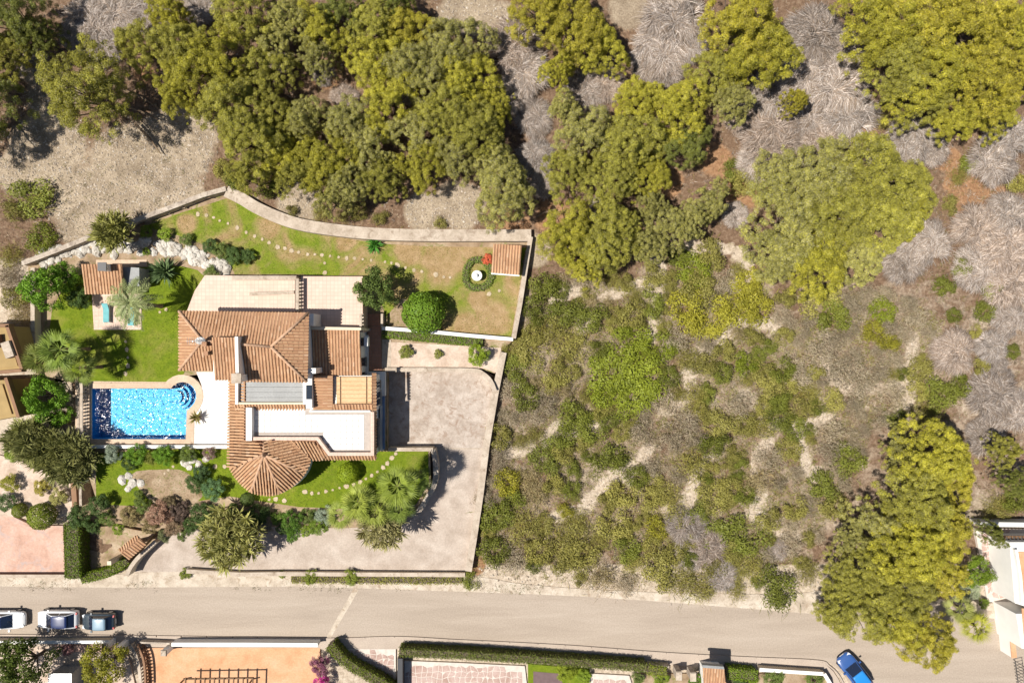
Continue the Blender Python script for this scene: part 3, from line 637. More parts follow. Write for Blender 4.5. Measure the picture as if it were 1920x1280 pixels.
wall('retaining_wall', 'straight coping wall above the parking court with a curved end', [(722, 693), (800, 693), (885, 694), (905, 700), (920, 714), (928, 733)], .3, -.2, Z1 + .35, M['cream'], M['capstone'], 3)
wall('retaining_wall', 'curved grey stone wall round the fan palm lawn beside the drive', [(812, 842), (817, 870), (815, 905), (800, 935), (780, 962), (742, 984)], .5, -.2, Z1 + .25, M['stonewall'], None, 4)
wall('garden_wall', 'low wall between the front lawn and the parking court', [(728, 842), (770, 842), (812, 842)], .25, -.2, Z1 + .35, M['cream'], M['capstone'])
wall('pool_wall', 'thin white wall on the garden side of the pool deck', [(160, 837), (260, 837), (430, 837)], .22, .2, Z1 + .45, M['cream'], M['white'])
wall('drive_edge_wall', 'low pale wall between drive and street verge with weeds beneath it', [(350, 1070), (450, 1076), (530, 1075), (700, 1076), (872, 1077)], .3, -.2, .55, M['cream'], M['capstone'])
wall('patio_wall', 'low tapered wall on the pink patio edge above the villa', [(436, 521), (500, 521), (556, 521)], .3, ZP - .1, ZP + .7, M['terrace'], M['capstone'])
wall('patio_wall', 'short low wall in the middle of the pink patio', [(468, 551), (510, 550), (552, 548)], .22, ZP - .1, ZP + .55, M['terrace'], M['capstone'])
wall('side_wall', 'grey wall behind the leafy trees and palms in the west garden', [(62, 502), (62, 600), (64, 700)], .3, .6, Z1 + .9, M['cream'], M['capstone'])

def balustrade(label, p0, p1, z, h=.95, step=.34, mat='capstone', wide=.22, curve=None, group=None):
    pts = curve or [p0, p1]; w3 = [P(x, y, z + h) for x, y in pts]
    if curve: w3 = smooth_poly(w3, 6, False)
    t_ = thing('balustrade', label, 'balustrade', group=group)
    MB().wallpath(w3, wide, z + h - .1, z + h).build('top_rail', M[mat], t_); MB().wallpath(w3, wide, z - .1, z + .1).build('bottom_rail', M[mat], t_)
    bm = MB().lathe((0, 0, 0), [(.07, 0), (.1, .15), (.1, .28), (.05, .45), (.045, .6), (.07, h - .2)], 8).mesh('baluster', M[mat], True)
    acc = step * .5
    for a_, b_ in zip(w3, w3[1:]):
        L = (b_ - a_).length
        while acc < L: q = a_.lerp(b_, acc / L); part('baluster', bm, t_, (q.x, q.y, z + .1)); acc += step
        acc -= L
    return t_
balustrade('long balustrade at the deep end of the pool', (152, 718), (152, 834), Z1, wide=.3)
balustrade('outer balustrade rail facing the leafy trees beside the pool', (146, 718), (146, 834), Z1 - .8, wide=.2)
balustrade('balustrade across the pink patio, cut by two little walls', (557, 522), (557, 583), ZP, wide=.3)
balustrade('short balustrade at the patio corner by the dark green tree', (676, 588), (676, 612), ZP)
balustrade('short balustrade beside the red back path and the bare earth', (716, 588), (716, 613), Z1)
sheet('plot_base', [(x, y) for x, y in PLOT], -.45, M['soilbed'], 0, -.9)
sheet('pool_surround', [(141, 714), (330, 716), (330, 722), (166, 722), (166, 828), (330, 828), (330, 838), (141, 838)], Z1 + .02, M['coping'], 0, -.4)
# ------------------------------------------------------------------ villa
villa = thing('villa', 'white villa with clay tile roofs, round turret and white roof terrace', 'house')
def roof(parent, pts, z=None, pitch=.285, name='roof_slope', down=None):
    """tiled slope; pts (px, py, z). Barrel tiles run down the slope, pans between them."""
    w3 = [P(*p) for p in pts]; n = Vector((0, 0, 0))
    for a_, b_ in zip(w3, w3[1:] + w3[:1]): n += a_.cross(b_)
    n.normalize(); n = -n if n.z < 0 else n
    d = Vector((n.x, n.y, 0)); d = (d - n * d.dot(n))
    if down: d = Vector((down[0], -down[1], 0)); d = d - n * d.dot(n)
    d.normalize(); e = n.cross(d); o = w3[0]
    uv = [((p - o).dot(e), (p - o).dot(d)) for p in w3]
    base = MB()
    lo = [p - Vector((0, 0, .14)) for p in w3]; ar = sum(a_.x * b_.y - b_.x * a_.y for a_, b_ in zip(w3, w3[1:] + w3[:1])); up_, dn_ = (w3, lo) if ar > 0 else (w3[::-1], lo[::-1])
    base.face(up_); base.face(dn_[::-1])
    for i in range(len(up_)):
        j = (i + 1) % len(up_); base.face([up_[i], dn_[i], dn_[j], up_[j]])
    ro = base.build(name, M['pan'], parent)
    mb = MB(); u0, u1 = min(u for u, v in uv), max(u for u, v in uv); k = max(1, round((u1 - u0) / pitch)); pw = (u1 - u0) / k
    prof = [(math.cos(a), math.sin(a)) for a in (math.pi, 2.3, math.pi / 2, .84, 0)]
    for c in range(k):
        u = u0 + (c + .5) * pw; vs = []
        for (ua, va), (ub, vb) in zip(uv, uv[1:] + uv[:1]):
            if (ua > u) != (ub > u): vs.append(va + (u - ua) / (ub - ua) * (vb - va))
        if len(vs) < 2: continue
        v0, v1 = min(vs), max(vs); nt_ = max(1, round((v1 - v0) / .42)); st = (v1 - v0) / nt_
        for r in range(nt_):
            va, vb = v0 + r * st, v0 + (r + 1) * st + .03; b = len(mb.v); jx = RN.uniform(-.012, .012)
            for v_, wd, hh in ((va, .78, .075), (vb, 1.0, .105)):
                for cx, sx in prof: mb.v.append(tuple(o + e * (u + jx + cx * pw * .36 * wd) + d * v_ + n * (sx * hh + .004)))
            for q in range(4): mb.f.append([b + q, b + 5 + q, b + 6 + q, b + q + 1]); mb.m.append(0)
            mb.f.append([b + 5, b + 9, b + 8, b + 7, b + 6]); mb.m.append(0)
    tl = mb.build('roof_tiles', M['clay'], ro); tl['kind'] = 'stuff'
    return ro
def ridge(parent, a, b, r=.13, name='ridge_cap'):
    A, B = P(*a), P(*b); MB().tube([A + Vector((0, 0, .05)), B + Vector((0, 0, .05))], r, 8).build(name, M['ridge'], parent, True)
def block(parent, pts, z0, z1, mat, name='wall', zref=None):
    return MB().prism([P(x, y, zref if zref is not None else z1) for x, y in pts], z0, z1).build(name, mat, parent)
ZE, ZR = 8.0, 9.05
A_, B_, C_, D_ = (336, 583, ZE), (579, 586, ZE), (576, 716, ZE), (336, 694, ZE); L_, R_ = (380, 639, ZR), (508, 650, ZR)
block(villa, [(345, 592), (572, 594), (572, 706), (345, 688)], 0, ZE - .1, M['white'])
roof(villa, [A_, L_, R_, B_], name='main_roof_slope'); roof(villa, [A_, D_, L_], name='hip_roof_slope'); roof(villa, [B_, R_, C_], name='hip_roof_slope')
roof(villa, [D_, (404, 694, ZE), (404, 641.2, ZR), L_], name='front_roof_slope'); roof(villa, [(449, 715, ZE), C_, R_, (449, 645.2, ZR)], name='front_roof_slope')
for a, b in ((A_, L_), (D_, L_), (B_, R_), (C_, R_), (L_, R_)): ridge(villa, a, b)
# raised stair block with its own mono-pitch roof and flank wall
block(villa, [(400, 634), (444, 634), (444, 708), (400, 708)], Z1, 8.95, M['white'], 'stair_block')
roof(villa, [(397, 632, 9.65), (443, 632, 9.65), (446, 712, 8.95), (403, 712, 8.95)], name='stair_roof_slope')
block(villa, [(440, 631), (446, 631), (448, 715), (442, 715)], 7.6, 9.75, M['white'], 'flank_wall')
ch = block(villa, [(438, 703), (450, 703), (450, 716), (438, 716)], Z1, 9.9, M['white'], 'chimney')
MB().box(P(444, 709, 9.92), .85, .85, .14).build('chimney_cap', M['capstone'], ch)
for (x, y, s_) in ((388, 645, .32), (391, 662, .3)):
    c = P(x, y, 9.0); q = MB().box((c.x, c.y, 8.4), s_, s_, 1.1).build('flue', M['wood'], villa); MB().box((c.x, c.y, 9.5), s_ * 1.3, s_ * 1.3, .08).build('flue_cap', M['pan'], q)
c = P(378, 640, 9.1); am = MB(); am.tube([c, c + Vector((0, 0, 1.7))], .03); am.tube([c + Vector((-.6, 0, 1.6)), c + Vector((.6, .1, 1.6))], .02)
for k in range(6): am.tube([c + Vector((-.5 + .2 * k, -.3, 1.6)), c + Vector((-.5 + .2 * k, .35, 1.6))], .015, 4)
am.build('aerial', M['steel'], villa)
sv = part('satellite_dish', MB().lathe((0, 0, 0), [(.02, 0), (.25, .03), (.42, .12), (.4, .13)], 14).mesh('dish', M['white'], True), villa, c + Vector((.1, .15, .5)), (.7, .5, 0))
# grey metal roof and its tiled border
ZF = 5.6
block(villa, [(445, 700), (572, 700), (572, 757), (445, 757)], 1.5, ZF - .3, M['white'], 'kitchen_wall')
for i in range(4):
    y0 = 716 + i * 9.7; block(villa, [(446, y0), (568, y0), (568, y0 + 9.3), (446, y0 + 9.3)], ZF - .28, ZF - .12 + .01 * (i % 2), M['greymetal'], 'roof_sheet')
block(villa, [(441, 713), (446, 713), (446, 758), (441, 758)], ZF - .6, ZF + .25, M['white'], 'parapet'); block(villa, [(568, 713), (573, 713), (573, 758), (568, 758)], ZF - .6, ZF + .25, M['white'], 'parapet')
block(villa, [(446.5, 754), (567.5, 754), (567.5, 758), (446.5, 758)], ZF - .6, ZF + .2, M['cream'], 'parapet')
roof(villa, [(440, 757, ZF), (572, 757, ZF), (572, 768, ZF - .35), (440, 768, ZF - .35)], name='eave_roof')
block(villa, [(573.5, 690), (585, 690), (585, 765), (573.5, 765)], 0, ZF + .5, M['white'], 'stair_wall')
block(villa, [(577, 690), (592, 690), (592, 700), (577, 700)], 1, 7.6, M['white'], 'chimney')
MB().box(P(579.5, 735, ZF + .51), .5, 1.3, .06).build('skylight', M['glass'], villa)
# east wing: two tile roofs, tan awning, white walls with windows
ZW = 5.9
block(villa, [(580, 622), (674, 622), (674, 699), (580, 699)], 0, ZW - .75, M['white'], 'wing_wall')
block(villa, [(590, 701), (626, 701), (626, 768), (590, 768)], 0, 5.1, M['white'], 'wing_wall')
roof(villa, [(584, 616, ZW + .1), (674, 618, ZW + .1), (678, 703, ZW - .6), (588, 703, ZW - .6)], name='wing_roof_slope')
block(villa, [(580, 612), (677, 614), (677, 619), (580, 618)], 1, ZW + .35, M['cream'], 'parapet')
block(villa, [(579, 588), (588, 588), (588, 611), (579, 611)], 1, 6.8, M['white'], 'wall')
ZV = 5.9
roof(villa, [(588, 704, ZV - .05), (624, 704, ZV - .05), (624, 769, ZV - .6), (588, 769, ZV - .6)], name='low_roof_slope', down=(-1, 0.001))
block(villa, [(626.5, 704), (703, 704), (703, 770), (626.5, 770)], 0, ZV - .75, M['white'], 'wing_wall')
aw = block(villa, [(631, 706), (697, 706), (697, 757), (631, 757)], ZV - .6, ZV - .5, M['awning'], 'awning')
for i in range(7):
    a = P(631.5, 707.5 + i * 7.8, ZV - .47); b = P(696.5, 707.5 + i * 7.8, ZV - .47); MB().tube([a, b], .035, 5).build('awning_rib', M['awning'], aw)
for x in (638, 687): MB().tube([P(x, 706, ZV - .42), P(x, 757, ZV - .42)], .03, 5).build('awning_rail', M['wood'], aw)
roof(villa, [(625, 757, ZV - .25), (699, 757, ZV - .25), (699, 770, ZV - .65), (625, 770, ZV - .65)], name='eave_roof')
roof(villa, [(697, 699, ZV - .1), (699, 770, ZV - .1), (705, 770, ZV - .3), (705, 699, ZV - .3)], name='eave_roof')
# roof terrace, parapet, tiled skirt and turret
ZT = 5.3
block(villa, [(470, 760), (700, 760), (700, 855), (606, 855), (588, 828), (470, 828)], 0, ZT - .06, M['white'], 'terrace_body')
deck = block(villa, [(473, 765), (580, 765), (580, 772), (694, 772), (694, 849), (614, 849), (594, 820), (473, 820)], ZT - .05, ZT - .012, M['grout'], 'roof_terrace')
dpoly = [(474, 766), (579, 766), (579, 773), (693, 773), (693, 848), (615, 848), (595, 819), (474, 819)]
ts = 11.0; tsz = ts * (H - ZT) / H / S
tm = MB().box((0, 0, 0), tsz - .035, tsz - .035, .03).mesh('terrace_tile', M['whitetile'])
for j in range(9):
    for i in range(21):
        x, y = 474 + (i + .5) * ts, 766 + (j + .5) * ts
        if all(inpoly(x + dx, y + dy, dpoly) for dx in (-5.2, 5.2) for dy in (-5.2, 5.2)):
            q = P(x, y, ZT); part('terrace_tile', tm, deck, (q.x, q.y, ZT - .012 + RN.uniform(0, .003)))
for pts in ([(461, 764), (472, 764), (472, 826), (461, 826)],): block(villa, pts, 4.5, ZT + .7, M['white'], 'parapet')
MB().wallpath([P(x, y, ZT + .55) for x, y in [(472, 822), (595, 822), (617, 851), (698, 851), (698, 772)]], .3, ZT - .3, ZT + .55).build('parapet', M['terrace'], villa)
block(villa, [(580, 769), (694, 769), (694, 772), (580, 772)], ZT - .2, ZT + .3, M['white'], 'parapet')
ZS, ZL = 5.55, 4.9
roof(villa, [(460, 712, ZS), (430, 712, ZL), (430, 876, ZL), (444, 876, ZL + .2), (494, 850, ZS + .75), (494, 824, ZS), (460, 824, ZS)], name='porch_roof_slope', down=(-1, .0))
AP = (495, 852, 6.35)
ring = [(432, 876, 4.85), (440, 893, 4.85), (454, 909, 4.85), (471, 921, 4.85), (488, 927, 4.85), (507, 929, 4.85), (526, 924, 4.85), (545, 914, 4.85), (560, 902, 4.85), (572, 887, 4.85), (580, 872, 4.85), (583, 861, 4.85)]
for g in ((0, 3), (3, 6), (6, 9)):
    roof(villa, [AP] + ring[g[0]:g[1] + 1], name='turret_roof_facet')
roof(villa, [AP, ring[9], ring[10], ring[11], (546, 825, ZS), (496, 825, ZS)], name='turret_roof_facet')
for g in (0, 3, 6, 9): ridge(villa, AP, ring[g])
ridge(villa, AP, (495, 825, ZS)); ridge(villa, (546, 825, ZS), ring[11], .07, 'valley_gutter')
MB().lathe(P(*AP), [(.2, -.05), (.25, .1), (.1, .25), (.14, .4), (.02, .55)], 10).build('finial', M['ridge'], villa, True)
c = P(505, 862, 4.8); MB().lathe((c.x, c.y, 0), [(3.35, 0), (3.35, 4.8)], 28).build('turret_wall', M['white'], villa, True)
roof(villa, [(547, 826, ZS), (592, 826, ZS), (613, 852, ZS), (606, 860, ZL), (585, 861, ZL)], name='porch_roof_slope', down=(.35, 1))
roof(villa, [(613, 853, ZS - .1), (704, 853, ZS - .1), (705, 861, ZL), (608, 861, ZL)], name='eave_roof')
roof(villa, [(699, 772, ZS - .1), (699, 852, ZS - .1), (705, 860, ZL + .2), (705, 771, ZL + .2)], name='eave_roof')
block(villa, [(440, 716), (470, 716), (470, 860), (440, 860)], 0, 4.75, M['white'], 'porch_wall')
# windows, doors on the walls the sky can see
def wallbox(parent, px, py0, py1, zref, z0, z1, dx, mat, name, sub=None):
    a, b = P(px, py0, zref), P(px, py1, zref); o = MB().box(((a.x + b.x) / 2 + dx, (a.y + b.y) / 2, z0), .1, abs(b.y - a.y), z1 - z0).build(name, mat, parent)
    if sub:
        fr = MB(); L = abs(b.y - a.y); cx, cy = (a.x + b.x) / 2 + dx, (a.y + b.y) / 2
        for yy in (-L / 2, 0, L / 2): fr.box((cx + .03, cy + yy, z0), .1, .07, z1 - z0)
        fr.build('window_frame', sub, o)
        MB().box((cx + .08, cy, z0 - .1), .25, L + .2, .1).build('window_sill', M['capstone'], o)
    return o
for y0, y1, z0, z1 in ((634, 648, 3.0, 4.6), (672, 686, 2.9, 4.5)): wallbox(villa, 674, y0, y1, ZW - .75, z0, z1, .03, M['glass'], 'window', M['dark'])
for y0, y1, z0, z1 in ((716, 728, 3.4, 4.6), (735, 762, 3.2, 4.8)): wallbox(villa, 703, y0, y1, ZV - .7, z0, z1, .03, M['glass'], 'window', M['white'])
for y0, y1 in ((790, 842),): wallbox(villa, 700, y0, y1, ZT - .06, 3.4, 4.6, .03, M['glass'], 'window', M['wood'])
ga = block(villa, [(716, 740), (721, 740), (721, 842), (716, 842)], 0.04, 2.9, M['white'], 'garage_wall', 2)
wallbox(villa, 721, 744, 785, 2, 1.05, 2.8, .02, M['cream'], 'garage_door'); wallbox(villa, 721, 792, 836, 2, 1.05, 2.8, .02, M['cream'], 'garage_door')
block(villa, [(717, 742), (721.5, 742), (721.5, 842), (717, 842)], 2.92, 3.05, M['bluepaint'], 'garage_canopy')
block(villa, [(690, 696), (724, 696), (724, 741), (690, 741)], 0, 2.6, M['white'], 'wing_wall', 2)
block(villa, [(684, 628), (690, 628), (690, 700), (684, 700)], Z1, Z1 + .4, M['white'], 'plinth')
MB().box(P(689, 640, 4.2), .35, .9, .7).build('air_conditioner', M['white'], villa)
# ------------------------------------------------------------------ outbuildings
bb = thing('barbecue_house', 'small clay-tiled barbecue house with grey side bay below the rockery', 'outbuilding')
block(bb, [(158, 500), (226, 500), (226, 548), (162, 548)], Z1 - .2, 4.1, M['cream'], 'wall'); roof(bb, [(152, 495, 4.75), (228, 495, 4.75), (232, 551, 4.2), (160, 551, 4.2)])
ck = block(bb, [(186, 494), (198, 494), (198, 507), (186, 507)], Z1, 5.6, M['white'], 'chimney'); MB().box(P(192, 500, 5.62), .8, .8, .1).build('chimney_cap', M['dark'], ck)
block(bb, [(229, 500), (261, 502), (261, 536), (231, 536)], Z1, 3.9, M['greymetal'], 'side_roof'); block(bb, [(242, 523), (256, 523), (256, 536), (242, 536)], 3.6, 3.93, M['dark'], 'vent')
sd = thing('garden_shed', 'little clay-tiled shed in the walled corner of the upper lawn', 'outbuilding')
block(sd, [(926, 465), (972, 465), (972, 511), (926, 511)], Z1 - .1, 3.85, M['white'], 'wall'); roof(sd, [(925, 457, 4.5), (978, 460, 4.5), (974, 515, 3.95), (921, 511, 3.95)])
block(sd, [(921, 511), (974, 515), (974, 518), (921, 514)], 3.7, 3.9, M['white'], 'fascia')
tb = thing('garden_table', 'round white garden table in the leafy ring by the shed', 'table', P(895, 518, Z1))
MB().lathe((0, 0, 0), [(.35, 0), (.3, .06), (.08, .12), (.07, .68), (.2, .7)], 14).build('pedestal', M['steel'], tb, True); MB().lathe((0, 0, .7), [(.38, 0), (.5, .02), (.52, .06), (.47, .08), (.3, .075)], 24).build('tabletop', M['white'], tb, True)
MB().lathe((0, 0, .78), [(.12, 0), (.17, .12), (.15, .13)], 12).build('bowl', M['steel'], tb, True)
ln = None
for nm, x, y, rz, lb in (('sun_lounger', 203, 586, 1.57, 'pale turquoise sun lounger on the small pink patio, clear of the palm'), ('sun_lounger', 250, 592, 1.5, 'turquoise sun lounger half hidden under the feather palm')):
    t_ = thing(nm, lb, 'sun lounger', P(x, y, Z1 + .05), rz); cl = plain('turquoise_cushion', (.16, .42, .44, 1), .8, .2)
    f = MB(); f.box((-.1, .28, .26), 1.9, .05, .06); f.box((-.1, -.28, .26), 1.9, .05, .06); f.build('frame', M['white'], t_)
    MB().box((-.3, 0, .32), 1.3, .56, .08).build('cushion', cl, t_); q = part('backrest', MB().box((.3, 0, 0), .62, .56, .08).mesh('backrest', cl), t_, (.35, 0, .33), (0, -.5, 0))
    for sx in (-.95, .75):
        for sy in (-.27, .27): MB().box((sx, sy, 0), .06, .06, .27).build('leg', M['white'], t_)
pt = thing('potted_palm', 'little palm in a pot at the pool end beside the white deck', 'plant', P(372, 782, Z1 + .08))
MB().lathe((0, 0, 0), [(.22, 0), (.32, .4), (.35, .42), (.28, .4)], 12).build('pot', M['ridge'], pt, True); part('fronds', ROS[1], pt, (0, 0, .5), scale=.85, color=(.14, .12, .03))
# ------------------------------------------------------------------ wild vegetation
ORD = ['first', 'second', 'third', 'fourth', 'fifth', 'sixth', 'seventh', 'eighth', 'ninth', 'tenth', 'eleventh', 'twelfth', 'thirteenth', 'fourteenth', 'fifteenth', 'sixteenth', 'seventeenth', 'eighteenth', 'nineteenth', 'twentieth']
def nth(i):
    if i < 20: return ORD[i]
    tens = ['twenty', 'thirty', 'forty', 'fifty', 'sixty']; o = i + 1
    return (tens[o // 10 - 2] + '-' + ORD[o % 10 - 1]) if o % 10 else ['twentieth', 'thirtieth', 'fortieth', 'fiftieth'][o // 10 - 2]
YG, OL, DK, GR = (1.08, 1.08, .8), (.9, .92, 1), (.55, .64, .8), (.98, 1.0, 1.75)
YO = (1.1, 1.05, .8)
pines = [  # px, py, crown radius px, tone
 (-72, 205, 80, DK), (-48, 120, 50, DK), (28, 28, 62, DK), (8, 95, 45, OL), (62, 62, 40, DK), (165, 172, 84, OL), (250, 78, 46, OL), (310, 22, 42, YG), (335, 85, 55, OL), (400, 108, 68, YG), (340, 160, 55, YG), (430, 195, 66, OL), (455, 25, 55, OL), (505, 70, 45, GR), (490, 130, 55, OL), (545, 30, 40, GR), (600, 50, 50, YG), (640, 20, 45, DK), (590, 100, 40, GR),
 (470, 265, 62, OL), (520, 215, 50, OL), (515, 290, 55, YG), (575, 215, 42, GR), (560, 325, 45, OL), (612, 300, 60, YG), (655, 225, 55, GR), (700, 45, 50, OL), (710, 110, 62, YG), (760, 55, 55, YO), (780, 130, 60, GR), (730, 190, 58, YG), (690, 265, 52, GR), (712, 335, 46, OL), (650, 345, 44, GR),
 (850, 75, 62, GR), (870, 140, 62, YG), (835, 205, 58, OL), (780, 240, 50, GR), (790, 305, 50, YG), (850, 290, 48, GR), (890, 240, 58, OL), (925, 205, 45, YG), (930, 300, 46, GR), (945, 362, 62, GR), (460, 330, 34, OL), (620, 375, 34, GR), (740, 5, 34, DK),
 (1010, 18, 60, YO), (1075, 45, 68, YO), (1125, 85, 52, YG), (1045, 130, 32, YG), (1395, 35, 80, YO), (1425, 95, 72, YG), (1350, 130, 55, OL), (1375, 190, 40, GR), (1200, 190, 52, YG), (1275, 205, 62, YG), (1185, 265, 62, OL), (1290, 270, 46, DK), (1100, 255, 58, GR), (1065, 320, 48, OL), (1140, 335, 56, OL), (1215, 325, 50, YG), (1060, 200, 34, GR),
 (1650, 50, 75, YG), (1730, 40, 78, YO), (1820, 45, 80, YO), (1900, 40, 62, YG), (1680, 130, 66, OL), (1760, 130, 76, YG), (1850, 140, 76, YO), (1920, 130, 50, YO), (1730, 200, 46, OL), (1800, 215, 50, YG), (1880, 205, 46, YG), (1490, 190, 24, YO),
 (1475, 345, 66, GR), (1550, 320, 74, GR), (1640, 335, 78, OL), (1710, 345, 52, OL), (1480, 420, 72, GR), (1570, 405, 78, OL), (1660, 410, 68, OL), (1460, 480, 56, GR), (1535, 490, 68, YG), (1615, 480, 50, GR), (1710, 395, 40, YG),
 (1070, 440, 62, YG), (1130, 445, 66, OL), (1160, 420, 42, OL), (1095, 490, 46, YG), (1255, 420, 46, GR), (1215, 460, 38, GR), (1330, 375, 42, GR), (1300, 415, 34, GR), (1225, 380, 30, GR),
 (1745, 850, 72, YG), (1690, 840, 38, GR), (1790, 905, 52, YO), (1720, 930, 74, OL), (1655, 985, 58, GR), (1600, 1010, 34, GR), (1770, 1000, 66, YO), (1700, 1030, 76, YG), (1630, 1060, 62, OL), (1770, 1070, 58, YO), (1700, 1100, 66, OL), (1590, 1090, 48, OL), (1620, 1145, 66, OL), (1690, 1165, 60, YG), (1740, 1200, 56, YO), (1570, 1150, 40, OL), (1890, 845, 32, OL), (1905, 905, 30, DK), (1860, 1000, 26, DK)]
ZONES = [('wood by stony clearing', lambda x, y: x < 660 and y < 400), ('wood above curved wall', lambda x, y: 660 <= x < 985 and y < 400), ('wood beyond wall corner', lambda x, y: 985 <= x < 1460 and y < 350 and x < 1450), ('stand in top corner', lambda x, y: x >= 1450 and y < 250), ('broad stand above scrub', lambda x, y: x >= 1400 and y < 560),
         ('group beside garden shed', lambda x, y: y < 560), ('stand overhanging the street', lambda x, y: True)]
TONE = {OL: 'olive green', YG: 'yellow-green', DK: 'dark green', GR: 'greyish green', YO: 'bright yellow-olive'}
def zone_labels(items, noun, zones, key=lambda q: q):
    out = {}; by = {}
    for q in items:
        z = next(i for i, (n, f) in enumerate(zones) if f(q[0], q[1])); by.setdefault(z, []).append(q)
    for z, L in by.items():
        L.sort(key=lambda q: q[1]); nrow = max(1, round(math.sqrt(len(L) / 1.6))); per = math.ceil(len(L) / nrow)
        for r in range(0, len(L), per):
            for i, q in enumerate(sorted(L[r:r + per])): out[q] = f'{{tone}} {noun}, {nth(i)} from left in {ORD[r // per]} row, {zones[z][0]}'
    return out
def shorten(s_):
    w_ = s_.split(); return ' '.join(w_[:16])
LBL = {pines[0]: 'dark pine just beyond the left frame edge, its shade falling on the clearing', pines[1]: 'smaller dark pine just beyond the left frame edge, above the other'} | zone_labels(pines[2:], 'pine', [(n.replace('in the ', ''), f) for n, f in ZONES])
for i, (x, y, r, tn) in enumerate(pines):
    b0 = PT(x, y); up = 5.2 if r > 40 else 3.6
    k = r / S * .965 / 3.75; zz = 4.6 * max(.75, min(1.15, k)); bz = b0.z
    c = P(x, y, bz + zz); loc = Vector((c.x, c.y, zt(c.y) - .1))
    two('pine_tree', shorten(LBL[(x, y, r, tn)].format(tone=TONE[tn])), 'tree', PINE[i % 7], loc, r / S * 1.0, 3.75, color=tn, group='pine trees of the hillside wood', zs=max(.7, min(1.15, k)))
dead = [(160, 30, 52), (215, 15, 48), (180, 75, 48), (275, 18, 42), (130, 60, 32), (365, 8, 34), (960, 80, 58), (985, 130, 52), (965, 170, 42), (1000, 215, 40), (1005, 290, 40), (1095, 165, 42), (1140, 150, 40), (1110, 195, 34), (1265, 30, 66), (1240, 85, 60), (1290, 70, 46), (1250, 125, 42), (1215, 110, 34), (1530, 60, 62), (1580, 90, 50), (1570, 150, 66), (1510, 130, 56), (1450, 175, 50), (1400, 215, 40), (1520, 210, 60), (1595, 210, 62), (1450, 250, 60), (1540, 265, 52), (1420, 300, 40), (1720, 255, 52), (1670, 285, 42), (1760, 275, 36), (1900, 250, 48), (1870, 300, 52), (1700, 490, 46), (1745, 455, 52), (1840, 425, 52), (1895, 400, 48), (1890, 460, 56), (1840, 500, 50), (1900, 530, 52), (1905, 600, 40), (1795, 660, 48), (1870, 650, 36), (1865, 740, 56), (1910, 770, 44), (1855, 820, 42), (1885, 700, 32), (1290, 990, 44), (1330, 1030, 44), (1300, 1045, 34), (1360, 1085, 34), (1385, 400, 28), (640, 180, 30), (600, 130, 26), (520, 110, 26), (1020, 340, 30), (760, 170, 22), (900, 235, 22), (1465, 1035, 24), (1130, 385, 26)]
DZ = [('near the stony clearing', lambda x, y: x < 700), ('beyond the wall corner', lambda x, y: x < 1350 and y < 450), ('grey drift amid pines', lambda x, y: x < 1800 and y < 350), ('in street-side scrub', lambda x, y: x < 1500 and y > 900), ('along scrub side edge', lambda x, y: True)]
DL = zone_labels(dead, 'leafless bush', DZ)
for i, (x, y, r) in enumerate(dead):
    b0 = PT(x, y); c = P(x, y, b0.z + 1.2); tn = RN.choice([(1, 1, 1), (.88, .86, .84), (1.12, 1.1, 1.08), (1.05, .98, .92)])
    r *= .8; k = r / S * .96 / 2.85
    t_ = two('dead_bush', shorten(DL[dead[i]].format(tone='grey')), 'bush', DEAD[i % 6], (c.x, c.y, zt(c.y) - .05), r / S * .96, 2.85, ('twigs', 'stems'), tn, 'leafless grey bushes', zs=k * RN.uniform(.75, 1.0))
